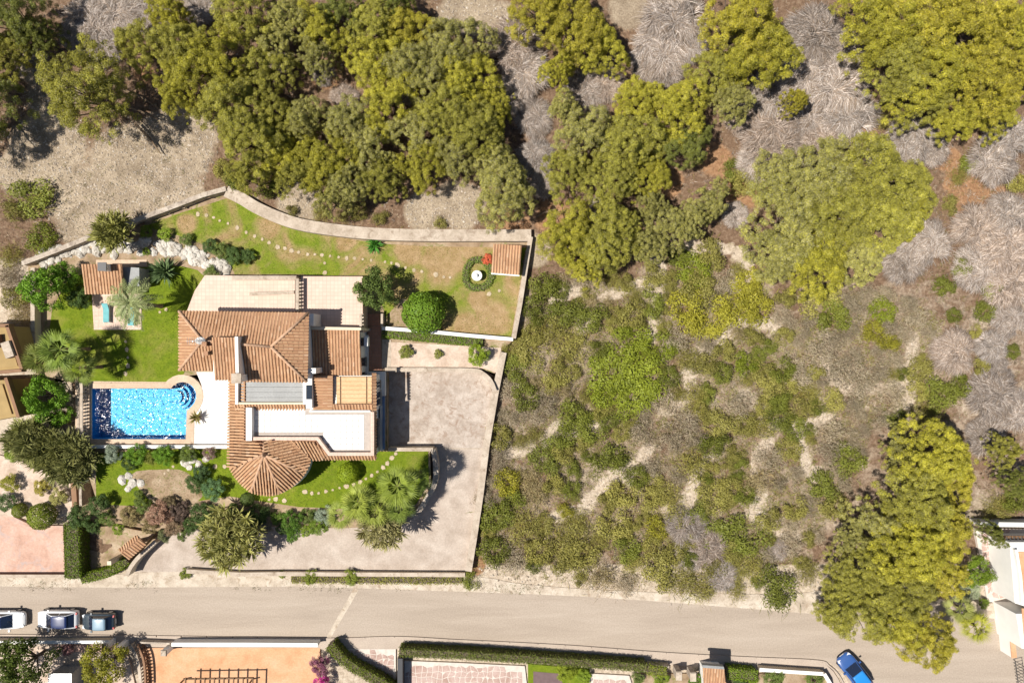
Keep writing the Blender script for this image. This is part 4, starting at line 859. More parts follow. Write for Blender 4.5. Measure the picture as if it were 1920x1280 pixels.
# scrub field
FIELD = [(1010, 520), (1060, 515), (1190, 520), (1270, 470), (1400, 500), (1450, 555), (1640, 545), (1700, 560), (1770, 600), (1740, 700), (1730, 780), (1640, 800), (1600, 880), (1560, 960), (1520, 1030), (1520, 1100), (1400, 1110), (1300, 1108), (1150, 1098), (960, 1085), (895, 1060), (905, 940), (930, 800), (950, 660), (985, 600)]
GREEN, BRT, OLV, GRY, BRN, YEL = (.23, .25, .04), (.26, .30, .028), (.37, .335, .085), (.47, .39, .27), (.46, .37, .19), (.42, .385, .045)
SN = {GREEN: 'mid green', BRT: 'bright green', OLV: 'olive', GRY: 'grey-brown', BRN: 'straw brown', YEL: 'yellow-green'}
big = [(1180, 640, 40, BRT), (1150, 690, 48, BRT), (1205, 700, 46, BRT), (1180, 745, 44, BRT), (1235, 650, 34, BRT), (1130, 730, 34, BRT), (1300, 510, 34, BRT), (1330, 480, 30, OLV), (1285, 580, 44, YEL), (1330, 600, 40, YEL), (1370, 570, 40, YEL), (1310, 545, 36, OLV), (1420, 570, 34, YEL), (1400, 530, 34, YEL), (1540, 570, 42, OLV), (1560, 600, 36, GREEN), (1655, 583, 26, BRT), (1060, 590, 34, GREEN), (1030, 620, 34, OLV), (1000, 660, 36, OLV), (970, 690, 30, GREEN), (1070, 640, 36, OLV), (1110, 600, 30, GREEN), (1075, 780, 34, GREEN), (1110, 800, 34, GREEN), (1040, 700, 30, OLV), (985, 740, 28, GREEN), (1140, 855, 36, GREEN), (1020, 860, 32, GREEN), (1170, 920, 34, OLV), (1300, 740, 30, OLV), (1490, 800, 28, GREEN), (1540, 915, 32, GREEN), (1590, 860, 34, GREEN), (1400, 1000, 50, GREEN), (1440, 970, 28, OLV), (1340, 1005, 34, GREEN), (1460, 1095, 44, GREEN), (930, 970, 34, GREEN), (980, 990, 40, OLV), (960, 940, 30, GREEN), (925, 1030, 32, GREEN), (1060, 1010, 42, OLV), (1090, 1040, 36, OLV), (1150, 980, 36, OLV), (1170, 1030, 30, GREEN), (1010, 1030, 30, OLV), (1230, 1070, 40, OLV), (1280, 1090, 36, OLV), (1130, 1080, 34, BRN), (1400, 680, 26, BRT), (950, 905, 28, YEL), (1060, 960, 18, YEL), (1760, 740, 36, GREEN), (1735, 775, 30, OLV), (1790, 720, 26, GREEN), (1640, 620, 24, YEL), (1665, 640, 20, YEL), (1230, 990, 26, YEL), (1440, 860, 30, GRY), (1580, 690, 40, GRY), (1620, 720, 36, GRY), (1500, 690, 34, GRY), (1540, 650, 30, GRY), (885, 1088, 20, GREEN), (1440, 1040, 24, GRY), (1500, 755, 30, OLV), (1350, 800, 34, OLV), (1390, 760, 30, GRY), (1300, 870, 36, OLV), (1250, 820, 30, GRY), (1340, 930, 34, OLV), (1250, 930, 30, OLV), (1420, 900, 30, BRN), (1490, 950, 26, OLV)]
small = []
rg = random.Random(21)
while len(small) < 205:
    x, y = rg.uniform(890, 1780), rg.uniform(470, 1110)
    if not inpoly(x, y, FIELD): continue
    r = rg.uniform(14, 31)
    if any((x - a) ** 2 + (y - b) ** 2 < (.55 * (r + c)) ** 2 for a, b, c, _ in big + small): continue
    if track(x, y) or (soil_at(x, y)[0] > .72 and rg.random() < .6): continue
    nn = mnoise.noise(Vector((x * .006, y * .006, 4))) + .35 * mnoise.noise(Vector((x * .03, y * .03, 9)))
    lean_ = (x - 900) / 900
    col = (GREEN if rg.random() < .4 else OLV) if nn > .05 else (GRY if nn < -.22 + .3 * lean_ else BRN if rg.random() < .3 else OLV)
    if y > 940 and rg.random() < .5: col = OLV
    small.append((round(x), round(y), round(r), col))
for (x, y, r, tn) in [(55, 372, 44, GREEN), (75, 448, 30, BRT), (30, 400, 22, OLV), (20, 480, 22, OLV), (500, 345, 26, GREEN), (440, 330, 24, GREEN), (640, 405, 14, OLV), (715, 410, 16, OLV), (825, 418, 13, OLV), (600, 400, 16, OLV), (545, 395, 14, OLV), (670, 398, 18, OLV), (1870, 955, 30, OLV), (1900, 940, 26, GREEN), (1820, 300, 22, GREEN), (1800, 330, 18, OLV), (1790, 590, 16, GREEN), (1770, 540, 22, GREEN), (1860, 540, 24, GREEN), (1830, 620, 14, OLV), (1800, 500, 20, GREEN), (1850, 585, 22, GREEN), (1780, 385, 18, OLV), (1905, 345, 20, OLV), (1655, 225, 18, OLV), (1840, 690, 20, OLV), (1900, 660, 16, GREEN), (1420, 320, 30, OLV), (1390, 345, 24, OLV), (420, 320, 20, OLV), (15, 640, 26, OLV), (30, 560, 24, OLV), (40, 590, 26, BRN), (15, 520, 24, GRY), (1380, 320, 22, GREEN)]: big.append((x, y, r, tn))
SZ = [('around the stony clearing', lambda x, y: (x < 890 and y < 600)), ('upper scrub edge', lambda x, y: y < 520), ('beside shed lawn wall', lambda x, y: x < 1240 and y < 640), ('below the broad pines', lambda x, y: y < 640), ('beside the parking court', lambda x, y: x < 1240 and y < 860), ('mid scrub field', lambda x, y: x < 1520 and y < 860), ('by the sandy footpath', lambda x, y: y < 860), ('beside the drive wall', lambda x, y: x < 1180), ('scrub near the street', lambda x, y: True)]
allsc = big + small; SL = zone_labels(allsc, 'scrub mound', SZ)
for i, (x, y, r, col) in enumerate(allsc):
    b0 = PT(x, y); c = P(x, y, b0.z + .4); k = r / S * .97 / 1.12
    leafy = col in (GREEN, BRT, YEL) or (col == OLV and i % 3)
    t_ = link('scrub_bush', (SCRUB[i % 5] if leafy else TWIGGY[i % 4])); t_.location = (c.x, c.y, zt(c.y) - .06); t_.rotation_euler = (0, 0, RN.uniform(0, 6.28)); t_.scale = (k * RN.uniform(.9, 1.15), k * RN.uniform(.9, 1.1), min(k, 1.25) * RN.uniform(.85, 1.35)); jit = RN.uniform(.88, 1.15); t_.color = (*[q * jit for q in col], 1)
    tag(t_, shorten(SL[(x, y, r, col)].format(tone=('large ' if r > 38 else 'small ' if r < 18 else '') + SN[col])), 'bush', 'low scrub mounds of the hillside')
# uncountable dry tufts, litter and stones between them
rng = np.random.default_rng(5)
def scatter(n, x0, x1, y0, y1, test):
    out = []
    while len(out) < n:
        x, y = rng.uniform(x0, x1), rng.uniform(y0, y1)
        if test(x, y): v = PT(x, y); out.append((v.x, v.y, zt(v.y)))
    return np.array(out)
def gz(C): return np.array([mnoise.noise(Vector((x * .22, y * .22, 3))) * .22 + mnoise.noise(Vector((x * .9, y * .9, 8))) * .07 for x, y, z in C])
def tuft_stuff(name, C, per, L, W, cols, label_kind='stuff'):
    C = C.copy(); C[:, 2] += gz(C) - .03; n = len(C); tc = tints(rng, n, cols, .2)
    C2 = np.repeat(C, per, 0); m = len(C2); d = unit(rng.normal(0, 1, (m, 3)) * np.array([1, 1, .4]) + np.array([0, 0, .75])); d[:, 2] = np.abs(d[:, 2])
    ln = rng.uniform(.6, 1.4, m) * L; pos = C2 + rng.normal(0, .13, (m, 3)) * np.array([1, 1, 0]) + d * (ln * .45)[:, None]
    me = np_mesh(name, blades(rng, pos, d, ln, W, rng.normal(0, 1, (m, 3)) + np.array([0, 0, .6])), np.clip(np.repeat(tc, per, 0) * (1 + rng.normal(0, .15, (m, 1))), .01, .8), M['twig'])
    return tag(link(name, me), kind='stuff')
infield = lambda x, y: inpoly(x, y, FIELD) and not track(x, y) and rng.random() > (soil_at(x, y)[0] - .3) * 1.1 and mnoise.noise(Vector((x * .018, y * .018, 2))) > -.28
tuft_stuff('dry_undergrowth', scatter(13000, 890, 1790, 465, 1112, infield), 13, .25, .035, [(.48, .39, .26), (.38, .34, .13), (.30, .29, .07), (.47, .40, .30), (.26, .27, .055)])
tuft_stuff('forest_litter', scatter(3600, 0, 1920, -10, 480, lambda x, y: not inpoly(x, y, PLOT) and soil_at(x, y)[2] < .6), 8, .34, .035, [(.30, .19, .11), (.34, .27, .19), (.24, .20, .07), (.38, .33, .29)])
edge_ = lambda x, y: not inpoly(x, y, PLOT)
tuft_stuff('side_undergrowth', scatter(1500, 1700, 1930, 300, 1000, edge_), 9, .3, .04, [(.28, .2, .13), (.3, .26, .2), (.18, .16, .06)])
tuft_stuff('clearing_weeds', scatter(900, 0, 420, 100, 640, edge_), 8, .22, .035, [(.28, .235, .15), (.2, .18, .07), (.3, .25, .19)])
tuft_stuff('verge_weeds', scatter(420, 0, 1540, 1080, 1112, lambda x, y: y > 1085 and abs(y - (1098 + max(0, (x - 800)) * .03)) < 9), 9, .16, .03, [(.2, .17, .06), (.3, .24, .15), (.13, .15, .02)])
def rocks_stuff(name, C, r0, r1):
    C = C.copy(); C[:, 2] += gz(C) - .04; n = len(C); oc = np.array([(1, 0, 0), (0, 1, 0), (-1, 0, 0), (0, -1, 0), (0, 0, 1)], float); fc = [(0, 1, 4), (1, 2, 4), (2, 3, 4), (3, 0, 4)]
    ra = rng.uniform(0, 6.28, n); R = rng.uniform(r0, r1, (n, 1, 1)); v = oc[None] * rng.uniform(.6, 1.3, (n, 5, 1)) * R * np.array([1, 1, .6])
    ca, sa = np.cos(ra)[:, None], np.sin(ra)[:, None]; v = np.stack([v[:, :, 0] * ca - v[:, :, 1] * sa, v[:, :, 0] * sa + v[:, :, 1] * ca, v[:, :, 2]], 2) + C[:, None]
    me = np_mesh(name, v[:, fc].reshape(-1, 3, 3), np.repeat(tints(rng, n, [(.42, .35, .28), (.33, .27, .21), (.54, .47, .39)], .1), 4, 0), M['twig']); return tag(link(name, me), kind='stuff')
rocks_stuff('loose_stones', scatter(3800, -5, 960, 0, 480, lambda x, y: edge_(x, y) and soil_at(x, y)[2] > .25 + .4 * rng.random()), .04, .13)
rocks_stuff('field_stones', scatter(1500, 890, 1900, 470, 1110, lambda x, y: edge_(x, y) and soil_at(x, y)[0] > .5), .04, .15)
for i, pts in enumerate(([(236, 172), (270, 185), (300, 205)], [(240, 200), (268, 212), (300, 226)], [(258, 235), (285, 262), (304, 290)], [(1040, 395), (1020, 400), (1004, 408)])):
    MB().tube([PT(x, y) + Vector((0, 0, .5 - .1 * j)) for j, (x, y) in enumerate(pts)], [.13, .1, .05], 6).build('fallen_trunk', M['twig'] if 0 else M['palmbark'], None)
fl = ['fallen bare trunk in the shade, upper of three beside the lone clearing pine', 'fallen bare trunk in the shade, middle of three beside the clearing pine', 'pale fallen trunk pointing down to the clearing, lowest of three', 'fallen grey branch in the shade by the wall corner']
for o, lb in zip([o for o in bpy.data.objects if o.name.startswith('fallen_trunk')], fl): tag(o, lb, 'log')
# ------------------------------------------------------------------ garden plants
def at(x, y, z=Z1, up=0.0):
    """foot of a plant whose top, `up` metres above level z, shows at pixel (x, y)"""
    c = P(x, y, z + up); return Vector((c.x, c.y, z))
def leafy(label, x, y, r, color, z=Z1, i=0, zs=1.0, name='garden_tree', cat='tree'):
    k = r / S * .95 / 2.1; return two(name, label, cat, BROAD[i % 4], at(x, y, z, 1.6 * k), r / S * .95, 2.1, color=color, zs=k * zs)
def bush(label, x, y, r, color, z=Z1, i=0, zs=.7, cat='shrub'):
    k = r / S * .95 / 2.1; return two('garden_shrub', label, cat, BROAD[i % 4], at(x, y, z, .9 * k), r / S * .95, 2.1, ('foliage', 'stems'), color, zs=k * zs)
def ball(label, x, y, r, color, z=Z1, i=0):
    k = r / S * .95; return two('clipped_bush', label, 'bush', BALL[i % 2], at(x, y, z, .9 * k), k, 1.0, ('foliage', 'stem'), color)
def palm(label, x, y, h, sc_, me, color, z=Z1, name='fan_palm', tr=.16, lean=(0, 0)):
    c = at(x, y, z, h); t_ = thing(name, label, 'palm', c, RN.uniform(0, 6.28)); tk = MB(); n = 9
    tk.tube([(0, 0, -.2)] + [(lean[0] * (k / n) ** 2, lean[1] * (k / n) ** 2, h * k / n) for k in range(1, n + 1)], [tr * 1.5] + [tr * (1 + .12 * (k % 2)) for k in range(n)], 9); tk.build('trunk', M['palmbark'], t_)
    part('crown', me, t_, (lean[0], lean[1], h), scale=sc_, color=[q * .72 for q in color]); return t_
def yucca_tree(label, x, y, r, h, color, heads, z=Z1, name='yucca_tree'):
    c = at(x, y, z, h); t_ = thing(name, label, 'tree', c); rg_ = random.Random(int(x * 7 + y)); tk = MB(); R = r / S * .95
    tk.tube([(0, 0, -.2), (0, .05, h * .25), (0, 0, h * .45)], [.3, .24, .2], 8); q_ = []
    for k in range(heads):
        a = k * 2.39996; rr = R * .86 * math.sqrt((k + .5) / heads); e = Vector((rr * math.cos(a) + rg_.uniform(-.15, .15), rr * math.sin(a) + rg_.uniform(-.15, .15), h * (1 - .28 * (rr / R) ** 2) + rg_.uniform(-.35, .25)))
        tk.tube([(0, 0, h * .3), e * .5 + Vector((0, 0, h * .12)), e], [.12, .09, .06], 5); q_.append(e)
    tk.build('trunk', M['palmbark'], t_)
    for e in q_: part('leaf_rosette', ROS[rg_.randrange(3)], t_, e, (rg_.uniform(-.3, .3), rg_.uniform(-.3, .3), rg_.uniform(0, 6)), rg_.uniform(.85, 1.2), (lambda m_: [q * m_ for q in color])(rg_.uniform(.6, 1.2)))
    return t_
def rosette(label, x, y, r, color, z=Z1, up=.3, name='agave', n=1):
    t_ = thing(name, label, 'plant', at(x, y, z, up))
    for k in range(n):
        q = part('leaf_rosette', ROS[k % 3], t_, (RN.uniform(-.3, .3) * (n > 1), RN.uniform(-.3, .3) * (n > 1), .1 + .12 * k), (0, 0, k * 2.1), r / S, color)
    return t_
CG, DG, LG, SIL, AG = (.105, .19, .016), (.055, .088, .022), (.15, .20, .02), (.20, .23, .17), (.10, .13, .03)
leafy('bright green leafy tree beside the west wall, above the clear shade', 95, 540, 46, CG, i=0, zs=1.3)
leafy('bright green leafy tree touching the barbecue house', 132, 520, 30, CG, i=1, zs=1.2)
leafy('dark shaded tree squeezed between leafy tree and barbecue house', 150, 560, 24, DG, i=2)
palm('fan palm with bright fans below the leafy west tree', 112, 655, 4.4, 1.3, FAN[0], (.14, .19, .03)); palm('fan palm with dull fans nearest the green side lawn', 150, 690, 3.4, 1.1, FAN[1], (.13, .16, .03)); palm('small fan palm at the west wall between trees', 82, 672, 3.6, 1.1, FAN[2], (.15, .17, .035))
palm('tall grey-green feather palm over the loungers', 243, 568, 5.6, 1.12, FROND[0], (.20, .225, .09), name='feather_palm', tr=.18)
leafy('bright leafy tree left of the pool balustrade', 100, 742, 44, CG, z=1.0, i=3, zs=1.4); leafy('small bright tree under the larger one by the pool balustrade', 112, 775, 30, CG, z=1.0, i=2)
yucca_tree('olive yucca tree with long trunk shadows on the neighbouring path', 48, 822, 42, 3.4, (.15, .15, .05), 40, .6); yucca_tree('dense yucca tree just below the pool balustrade corner', 125, 862, 52, 3.3, (.12, .12, .04), 56, .6); yucca_tree('yucca tree between two others beside the sandy garden', 82, 850, 38, 3.2, (.13, .13, .04), 34, .6)
yucca_tree('large pale-tipped yucca tree standing over the drive bend', 424, 1012, 62, 5.0, (.20, .19, .06), 50, .1); yucca_tree('rounded yucca tree at the foot of the fan palms', 716, 988, 46, 4.0, (.20, .18, .08), 34, .8)
yucca_tree('olive yucca at the boundary wall above the rockery', 205, 432, 34, 3.2, (.17, .165, .045), 26, Z1)
palm('tall fan palm in the middle of the front palm group', 745, 912, 5.6, 1.25, FAN[0], (.19, .235, .035)); palm('light green fan palm on the side of the group near the turret', 672, 940, 3.6, 1.2, FAN[1], (.23, .265, .045)); palm('fan palm of the front group nearest the curved wall', 778, 900, 4.0, 1.0, FAN[2], (.11, .15, .03)); palm('low fan palm between turret lawn and yucca', 705, 955, 3.0, 1.1, FAN[0], (.20, .23, .04)); palm('young fan palm below the tall one in the front group', 750, 950, 3.2, 1.0, FAN[1], (.13, .17, .03)); palm('pale fan palm lowest on the street side of the group', 640, 965, 2.2, .95, FAN[2], (.21, .24, .05))
rosette('dark green spiky yucca ball on the side lawn below rockery', 302, 506, 30, (.075, .11, .045), up=.9, name='yucca', n=3)
leafy('dark green tree at the corner of the pink patio', 710, 545, 42, (.095, .13, .032), i=1, zs=1.5)
ball('big round clipped bush on bare earth beside the upper lawn', 793, 586, 39, (.095, .16, .014), i=0); ball('small yellow-green clipped ball on the turret lawn', 652, 887, 20, (.16, .21, .012), i=1); ball('tiny dark clipped ball under the turret eaves', 463, 936, 13, (.06, .085, .02), i=1)
rosette('bright green arching palm plant against the curved pale wall', 703, 458, 19, (.05, .15, .02), up=.5, name='cycad', n=2)
def hedge(label, pts, wd, h, color, z=Z1, name='hedge', smooth=0, dens=230, cat='hedge', zref=None):
    w3 = [P(x, y, (z + h) if zref is None else zref) for x, y in pts]
    if smooth: w3 = smooth_poly(w3, smooth, False)
    t_ = thing(name, label, cat); core = MB(); core.wallpath(w3, wd * .8, z - .1, z + h - .12); core.build('stems', M['bark'], t_); r_ = np.random.default_rng(int(abs(pts[0][0] * 13 + pts[0][1]))); VV = []; TT = []
    for a_, b_ in zip(w3, w3[1:]):
        L = (b_ - a_).length; d = (b_ - a_).xy.normalized(); nn = np.array([-d.y, d.x, 0]); n = int(dens * L * (wd + 2 * h)); u = r_.random(n); sft = r_.random(n) * (wd + 2 * h)
        side = np.where(sft < h, -1, np.where(sft > h + wd, 1, 0)); off = np.where(side == 0, sft - h - wd / 2, side * wd / 2); zz = np.where(side == -1, sft, np.where(side == 1, sft - h - wd, h))
        pos = np.array([a_.x, a_.y, z])[None] + u[:, None] * np.array([d.x * L, d.y * L, 0]) + off[:, None] * nn + np.stack([0 * zz, 0 * zz, zz], 1) + r_.normal(0, .055, (n, 3)); out = side[:, None] * nn + np.stack([0 * zz, 0 * zz, (side == 0) * 1.0], 1)
        VV.append(blades(r_, pos, unit(r_.normal(0, 1, (n, 3))), r_.uniform(.09, .17, n), .075, out + r_.normal(0, .5, (n, 3)))); TT.append(tints(r_, n, [(1, 1, 1), (.75, .8, .75), (1.25, 1.15, .9)], .2))
    o = link('foliage', np_mesh('hedge_foliage', np.concatenate(VV), np.concatenate(TT), M['leaf']), t_); o.color = (*[q * GB for q in color], 1); return t_
hedge('clipped ivy strip below the white wall of the upper lawn', [(716, 624), (780, 630), (860, 637), (905, 640)], .85, .45, (.11, .16, .015))
hedge('green climber ring round the garden table by the shed', [(874, 505), (885, 488), (905, 488), (918, 503), (920, 522), (908, 537), (888, 540), (873, 528), (874, 505)], .55, .35, (.12, .16, .03), smooth=2, name='climber')
bush('small red-flowering shrub beside the tiled shed', 914, 487, 12, (.42, .10, .05), i=0, zs=1)
bush('thin shrub at the near end of the sandy bed', 761, 660, 15, (.15, .16, .03), i=1); bush('thin small shrub in the middle of the sandy bed', 822, 664, 10, (.15, .15, .03), i=2); bush('full bright shrub at the far end of the sandy bed', 897, 665, 23, (.16, .21, .015), i=3, zs=1)
for lb, x, y, r, c in (('dark leafy shrub on the upper lawn edge, first below the boundary wall', 395, 462, 16, DG), ('olive shrub on the upper lawn edge above the rockery', 415, 470, 18, AG), ('dark shrub on the upper lawn edge nearest the patio', 440, 480, 20, DG), ('green shrub spilling over the rockery end', 465, 480, 16, DG), ('olive shrub among the rockery stones', 350, 450, 14, AG), ('low olive plants above the middle of the rockery', 310, 440, 15, LG), ('green shrub at rockery foot beside the side lawn', 398, 512, 16, AG), ('olive tuft above the rockery by the yucca', 275, 435, 14, LG), ('green tuft amid the white rockery stones', 275, 472, 9, LG)): bush(lb, x, y, r, c, i=int(x))
# planting belt along the front
belt = [('round grey-green shrub by the turret path', 380, 885, 18, (.05, .085, .03)), ('silver-leaved shrub beside the turret', 402, 915, 24, (.10, .17, .07)), ('dark green shrub left of the turret', 370, 905, 20, DG), ('low green shrub at the pool wall middle', 260, 850, 22, CG), ('greyish shrub at the pool wall near balustrade', 215, 850, 20, SIL), ('green shrub at the pool wall below the bay', 310, 852, 22, CG), ('olive shrub at the pool wall by the white deck', 355, 850, 18, AG), ('dark shrub on the front lawn corner', 245, 868, 15, DG), ('dark green shrub at the edge of the shaded front lawn', 190, 945, 24, DG), ('dark leafy shrub above the clipped hedge', 155, 965, 26, DG), ('reddish-brown shrub in the front belt', 305, 960, 28, (.22, .13, .09)), ('brown dry shrub above the gate roof', 250, 965, 22, (.20, .155, .07)), ('green shrub beside the reddish-brown one', 270, 945, 18, AG), ('dark purple-tinged shrub in the front belt', 340, 955, 22, (.11, .075, .06)), ('dark green shrub behind the big yucca', 385, 960, 26, DG), ('bright green shrub below the turret', 490, 960, 22, DG), ('dark green dense shrub beside the drive corner', 470, 975, 22, (.06, .08, .02)), ('bright shrub near the drive under the turret', 550, 975, 24, (.07, .13, .015)), ('leafy green shrub touching the drive', 552, 1000, 16, (.08, .15, .015)), ('dull green shrub between turret path and palms', 580, 965, 18, AG), ('silver-blue shrub left of the fan palms', 612, 965, 22, SIL), ('green shrub on drive edge by silver one', 598, 985, 20, (.12, .17, .02)), ('reddish shrub above the yucca bend', 330, 985, 20, (.19, .13, .08)), ('small bright shrub near the gate roof', 225, 990, 13, LG), ('olive shrub low in the front belt', 345, 1000, 14, AG), ('grey twiggy shrub next to the dense drive shrub', 500, 985, 16, (.16, .14, .11)),
 ('yellowish shrub at the pool wall below the pool middle', 285, 858, 15, (.16, .17, .03)), ('pink-brown shrub at the pool wall end by the porch', 395, 848, 14, (.20, .13, .11)), ('low green shrub at the shaded lawn corner', 205, 970, 18, AG), ('straw-coloured shrub just above the gate canopy', 285, 985, 17, (.22, .17, .08)), ('dark shrub between reddish shrub and big yucca', 362, 982, 18, DG), ('green shrub between the turret and the big yucca', 440, 955, 15, AG), ('small green shrub on the drive edge under the turret', 522, 968, 16, (.09, .14, .02)), ('low bright shrub on the drive edge right of the turret', 575, 992, 14, LG), ('dark shrub tucked behind the gate garden', 180, 985, 16, DG), ('grey-green shrub on the bank above the drive mouth', 312, 1002, 15, (.13, .14, .06)), ('dark green shrub on the bank near the drive bend', 530, 990, 13, DG), ('brownish shrub in the middle of the front belt', 320, 940, 14, (.17, .13, .07)), ('tiny olive shrub by the front boulders', 262, 925, 10, AG), ('olive shrub between turret path and dense shrub', 445, 985, 14, (.14, .14, .04))]
for i, (lb, x, y, r, c) in enumerate(belt): bush(lb, x, y, r, c, z=Z1 - (.6 if y > 950 else 0), i=i, zs=.9)
for lb, x, y, r, c in (('silvery bush under the dense yucca tree', 150, 888, 22, SIL), ('yellow-green grass bush on the sandy neighbour garden', 22, 905, 20, (.19, .18, .025)), ('ochre tufted bush on the sandy neighbour garden', 80, 912, 18, (.24, .20, .035)), ('pale yellow bush beside the trunk wall', 112, 930, 20, (.24, .22, .07)), ('small olive bush on the sandy garden by dark shade', 15, 940, 20, DG), ('bright shrub left of the yucca trees', 28, 845, 22, LG)): bush(lb, x, y, r, c, z=.45, i=int(x))
ball('round clipped bush at the top edge of the pink yard', 77, 968, 25, (.12, .145, .015), z=.3, i=0); ball('smaller clipped bush left of the round one by the pink yard', 36, 957, 14, (.12, .14, .015), z=.3, i=1)
for i, (lb, x, y, r) in enumerate((('weed clump on verge nearest the drive gate end', 348, 1075, 13), ('broad weed clump at the verge below the yucca tree', 582, 1080, 17), ('tall weed clump in the verge near the road patch', 660, 1081, 18), ('weed at the start of the low verge wall', 530, 1076, 9))): bush(lb, x, y, r, (.13, .15, .02), z=.0, i=i, zs=.6, cat='weeds')
hedge('long low strip of weeds under the drive edge wall', [(545, 1085), (640, 1086), (760, 1087), (866, 1087)], .85, .4, (.17, .165, .025), z=0, name='weed_strip', dens=130, cat='weeds')
hedge('tall clipped hedge between pink yard and gate garden', [(134, 980), (134, 1030), (136, 1085)], 1.5, 1.7, (.075, .11, .008), z=.1); hedge('low curved hedge between the gate and the street', [(150, 1085), (185, 1078), (215, 1066), (236, 1050)], .9, 1.2, (.095, .13, .01), z=.1, smooth=3)
# rockery
rk = thing('rockery', 'bank of white limestone boulders between upper lawn and barbecue house', 'rockery'); rgk = random.Random(3)
rms = []
for i in range(6):
    mb = MB(); prof = []; n = 7
    for z_, r_ in ((0, .9), (.35, 1), (.7, .72), (.85, .3)):
        for k in range(n): a = 6.283 * k / n + .3 * z_; q = r_ * rgk.uniform(.72, 1.12); mb.v.append((q * math.cos(a), q * math.sin(a) * .8, z_ * rgk.uniform(.85, 1.1)))
    for j in range(3):
        for k in range(n): q = (k + 1) % n; mb.f.append([j * n + k, j * n + q, (j + 1) * n + q, (j + 1) * n + k]); mb.m.append(0)
    mb.f.append([3 * n + k for k in range(n)]); mb.m.append(0); rms.append(mb.mesh('boulder', M['rock']))
ROCKS = [(70, 482), (90, 492), (80, 470)]
path_c = [(75, 486), (120, 470), (170, 462), (220, 468), (270, 462), (320, 470), (365, 480), (400, 492), (425, 505)]
for a, b in zip(path_c, path_c[1:]):
    for k in range(24): u = rgk.random(); ROCKS.append((a[0] + (b[0] - a[0]) * u + rgk.uniform(-4, 4), a[1] + (b[1] - a[1]) * u + rgk.uniform(-13, 13)))
for x, y in ROCKS: c = P(x, y, Z1 + .1); s_ = rgk.uniform(.22, .62); part('boulder', rms[rgk.randrange(6)], rk, (c.x, c.y, Z1 - .08), (rgk.uniform(-.2, .2), rgk.uniform(-.2, .2), rgk.uniform(0, 6)), (s_, s_, s_ * rgk.uniform(.6, 1)))
for lb, pts in (('pale boulder group on the shaded front lawn', [(228, 900, .55), (240, 892, .5), (248, 905, .6), (262, 905, .5), (240, 915, .45)]), ('pinkish boulder group at the white deck end of the front lawn', [(345, 868, .5), (360, 862, .55), (372, 872, .5), (386, 860, .45), (355, 876, .4)])):
    t_ = thing('boulder_group', lb, 'rocks')
    for x, y, s_ in pts: c = P(x, y, Z1 + .1); part('boulder', rms[rgk.randrange(6)], t_, (c.x, c.y, Z1 - .05), (0, 0, rgk.uniform(0, 6)), (s_, s_, s_ * .6))
# ------------------------------------------------------------------ gate corner by the street
gr_ = thing('gate_canopy', 'small tiled gate canopy turned aslant beside the drive mouth', 'canopy')
roof(gr_, [(228, 1036, 2.9), (262, 1009, 2.9), (274, 1020, 2.55), (241, 1049, 2.55)]); roof(gr_, [(228, 1036, 2.9), (222, 1030, 2.6), (256, 1003, 2.6), (262, 1009, 2.9)])
for x, y in ((232, 1040), (264, 1013)): MB().box(P(x, y, .05), .4, .4, 2.55).build('post', M['cream'], gr_)
wall('gate_wall', 'curved grey wall from the gate canopy to the street', [(292, 1014), (275, 1030), (258, 1046), (246, 1062), (238, 1078)], .28, -.2, 1.3, M['cream'], M['capstone'], 3)
sheet('gate_garden', [(150, 990), (215, 985), (290, 1000), (262, 1030), (225, 1060), (150, 1075)], .06, M['soilbed'], 0, -.3)
wall('trunk_wall', 'narrow brown garden wall standing below the silvery bush', [(137, 905), (140, 950)], .5, 0, 1.5, M['brownwall'], None)
wall('trunk_wall', 'narrow grey wall next to the brown one by the lawn', [(150, 905), (151, 948)], .25, 0, 1.6, M['stonewall'], None)
# ------------------------------------------------------------------ west neighbours
pink = sheet('pink_yard', [(-60, 958), (20, 966), (60, 985), (118, 985), (122, 1076), (-60, 1076)], .28, M['pinkyard'], 0, -.3)
wall('yard_wall', 'low brown wall between pink yard and street', [(-60, 1079), (40, 1079), (122, 1079)], .2, -.2, .8, M['brownwall'], M['capstone'])
sheet('sandy_garden', [(-60, 850), (60, 870), (130, 900), (132, 965), (60, 970), (-60, 950)], .42, M['sandbed'], 2, -.3)
sheet('neighbour_path', [(10, 690), (60, 680), (80, 780), (140, 800), (140, 845), (20, 830), (-20, 800)], 1.3, M['verge'], 0, -.3)
nb = thing('ochre_house', 'ochre flat-roofed neighbouring house cut by the left frame edge', 'house')
block(nb, [(-90, 612), (22, 612), (44, 690), (-90, 705)], .8, 5.4, M['ochre'], 'wall'); block(nb, [(-90, 614), (12, 614), (33, 686), (-90, 700)], 5.42, 5.55, M['ochre'], 'flat_roof')
for p0, p1 in (((12, 610), (40, 692)), ((-90, 610), (16, 610)), ((40, 694), (-90, 706))): MB().wallpath([P(*p0, 5.9), P(*p1, 5.9)], .3, 5.2, 5.9).build('parapet', M['brownwall'], nb)
MB().box(P(22, 655, 5.56), .8, 1.5, .6, .35).build('roof_box', M['capstone'], nb); MB().box(P(-4, 640, 5.56), .9, 1.2, .5, .1).build('roof_box', M['brownwall'], nb)
block(nb, [(-90, 716), (14, 712), (34, 780), (-90, 802)], .6, 4.6, M['ochre'], 'lower_wall'); MB().wallpath([P(10, 708, 4.9), P(34, 782, 4.9)], .3, 4.3, 4.9).build('parapet', M['brownwall'], nb); block(nb, [(-90, 724), (4, 720), (22, 776), (-90, 794)], 4.62, 4.75, M['ochre'], 'flat_roof')
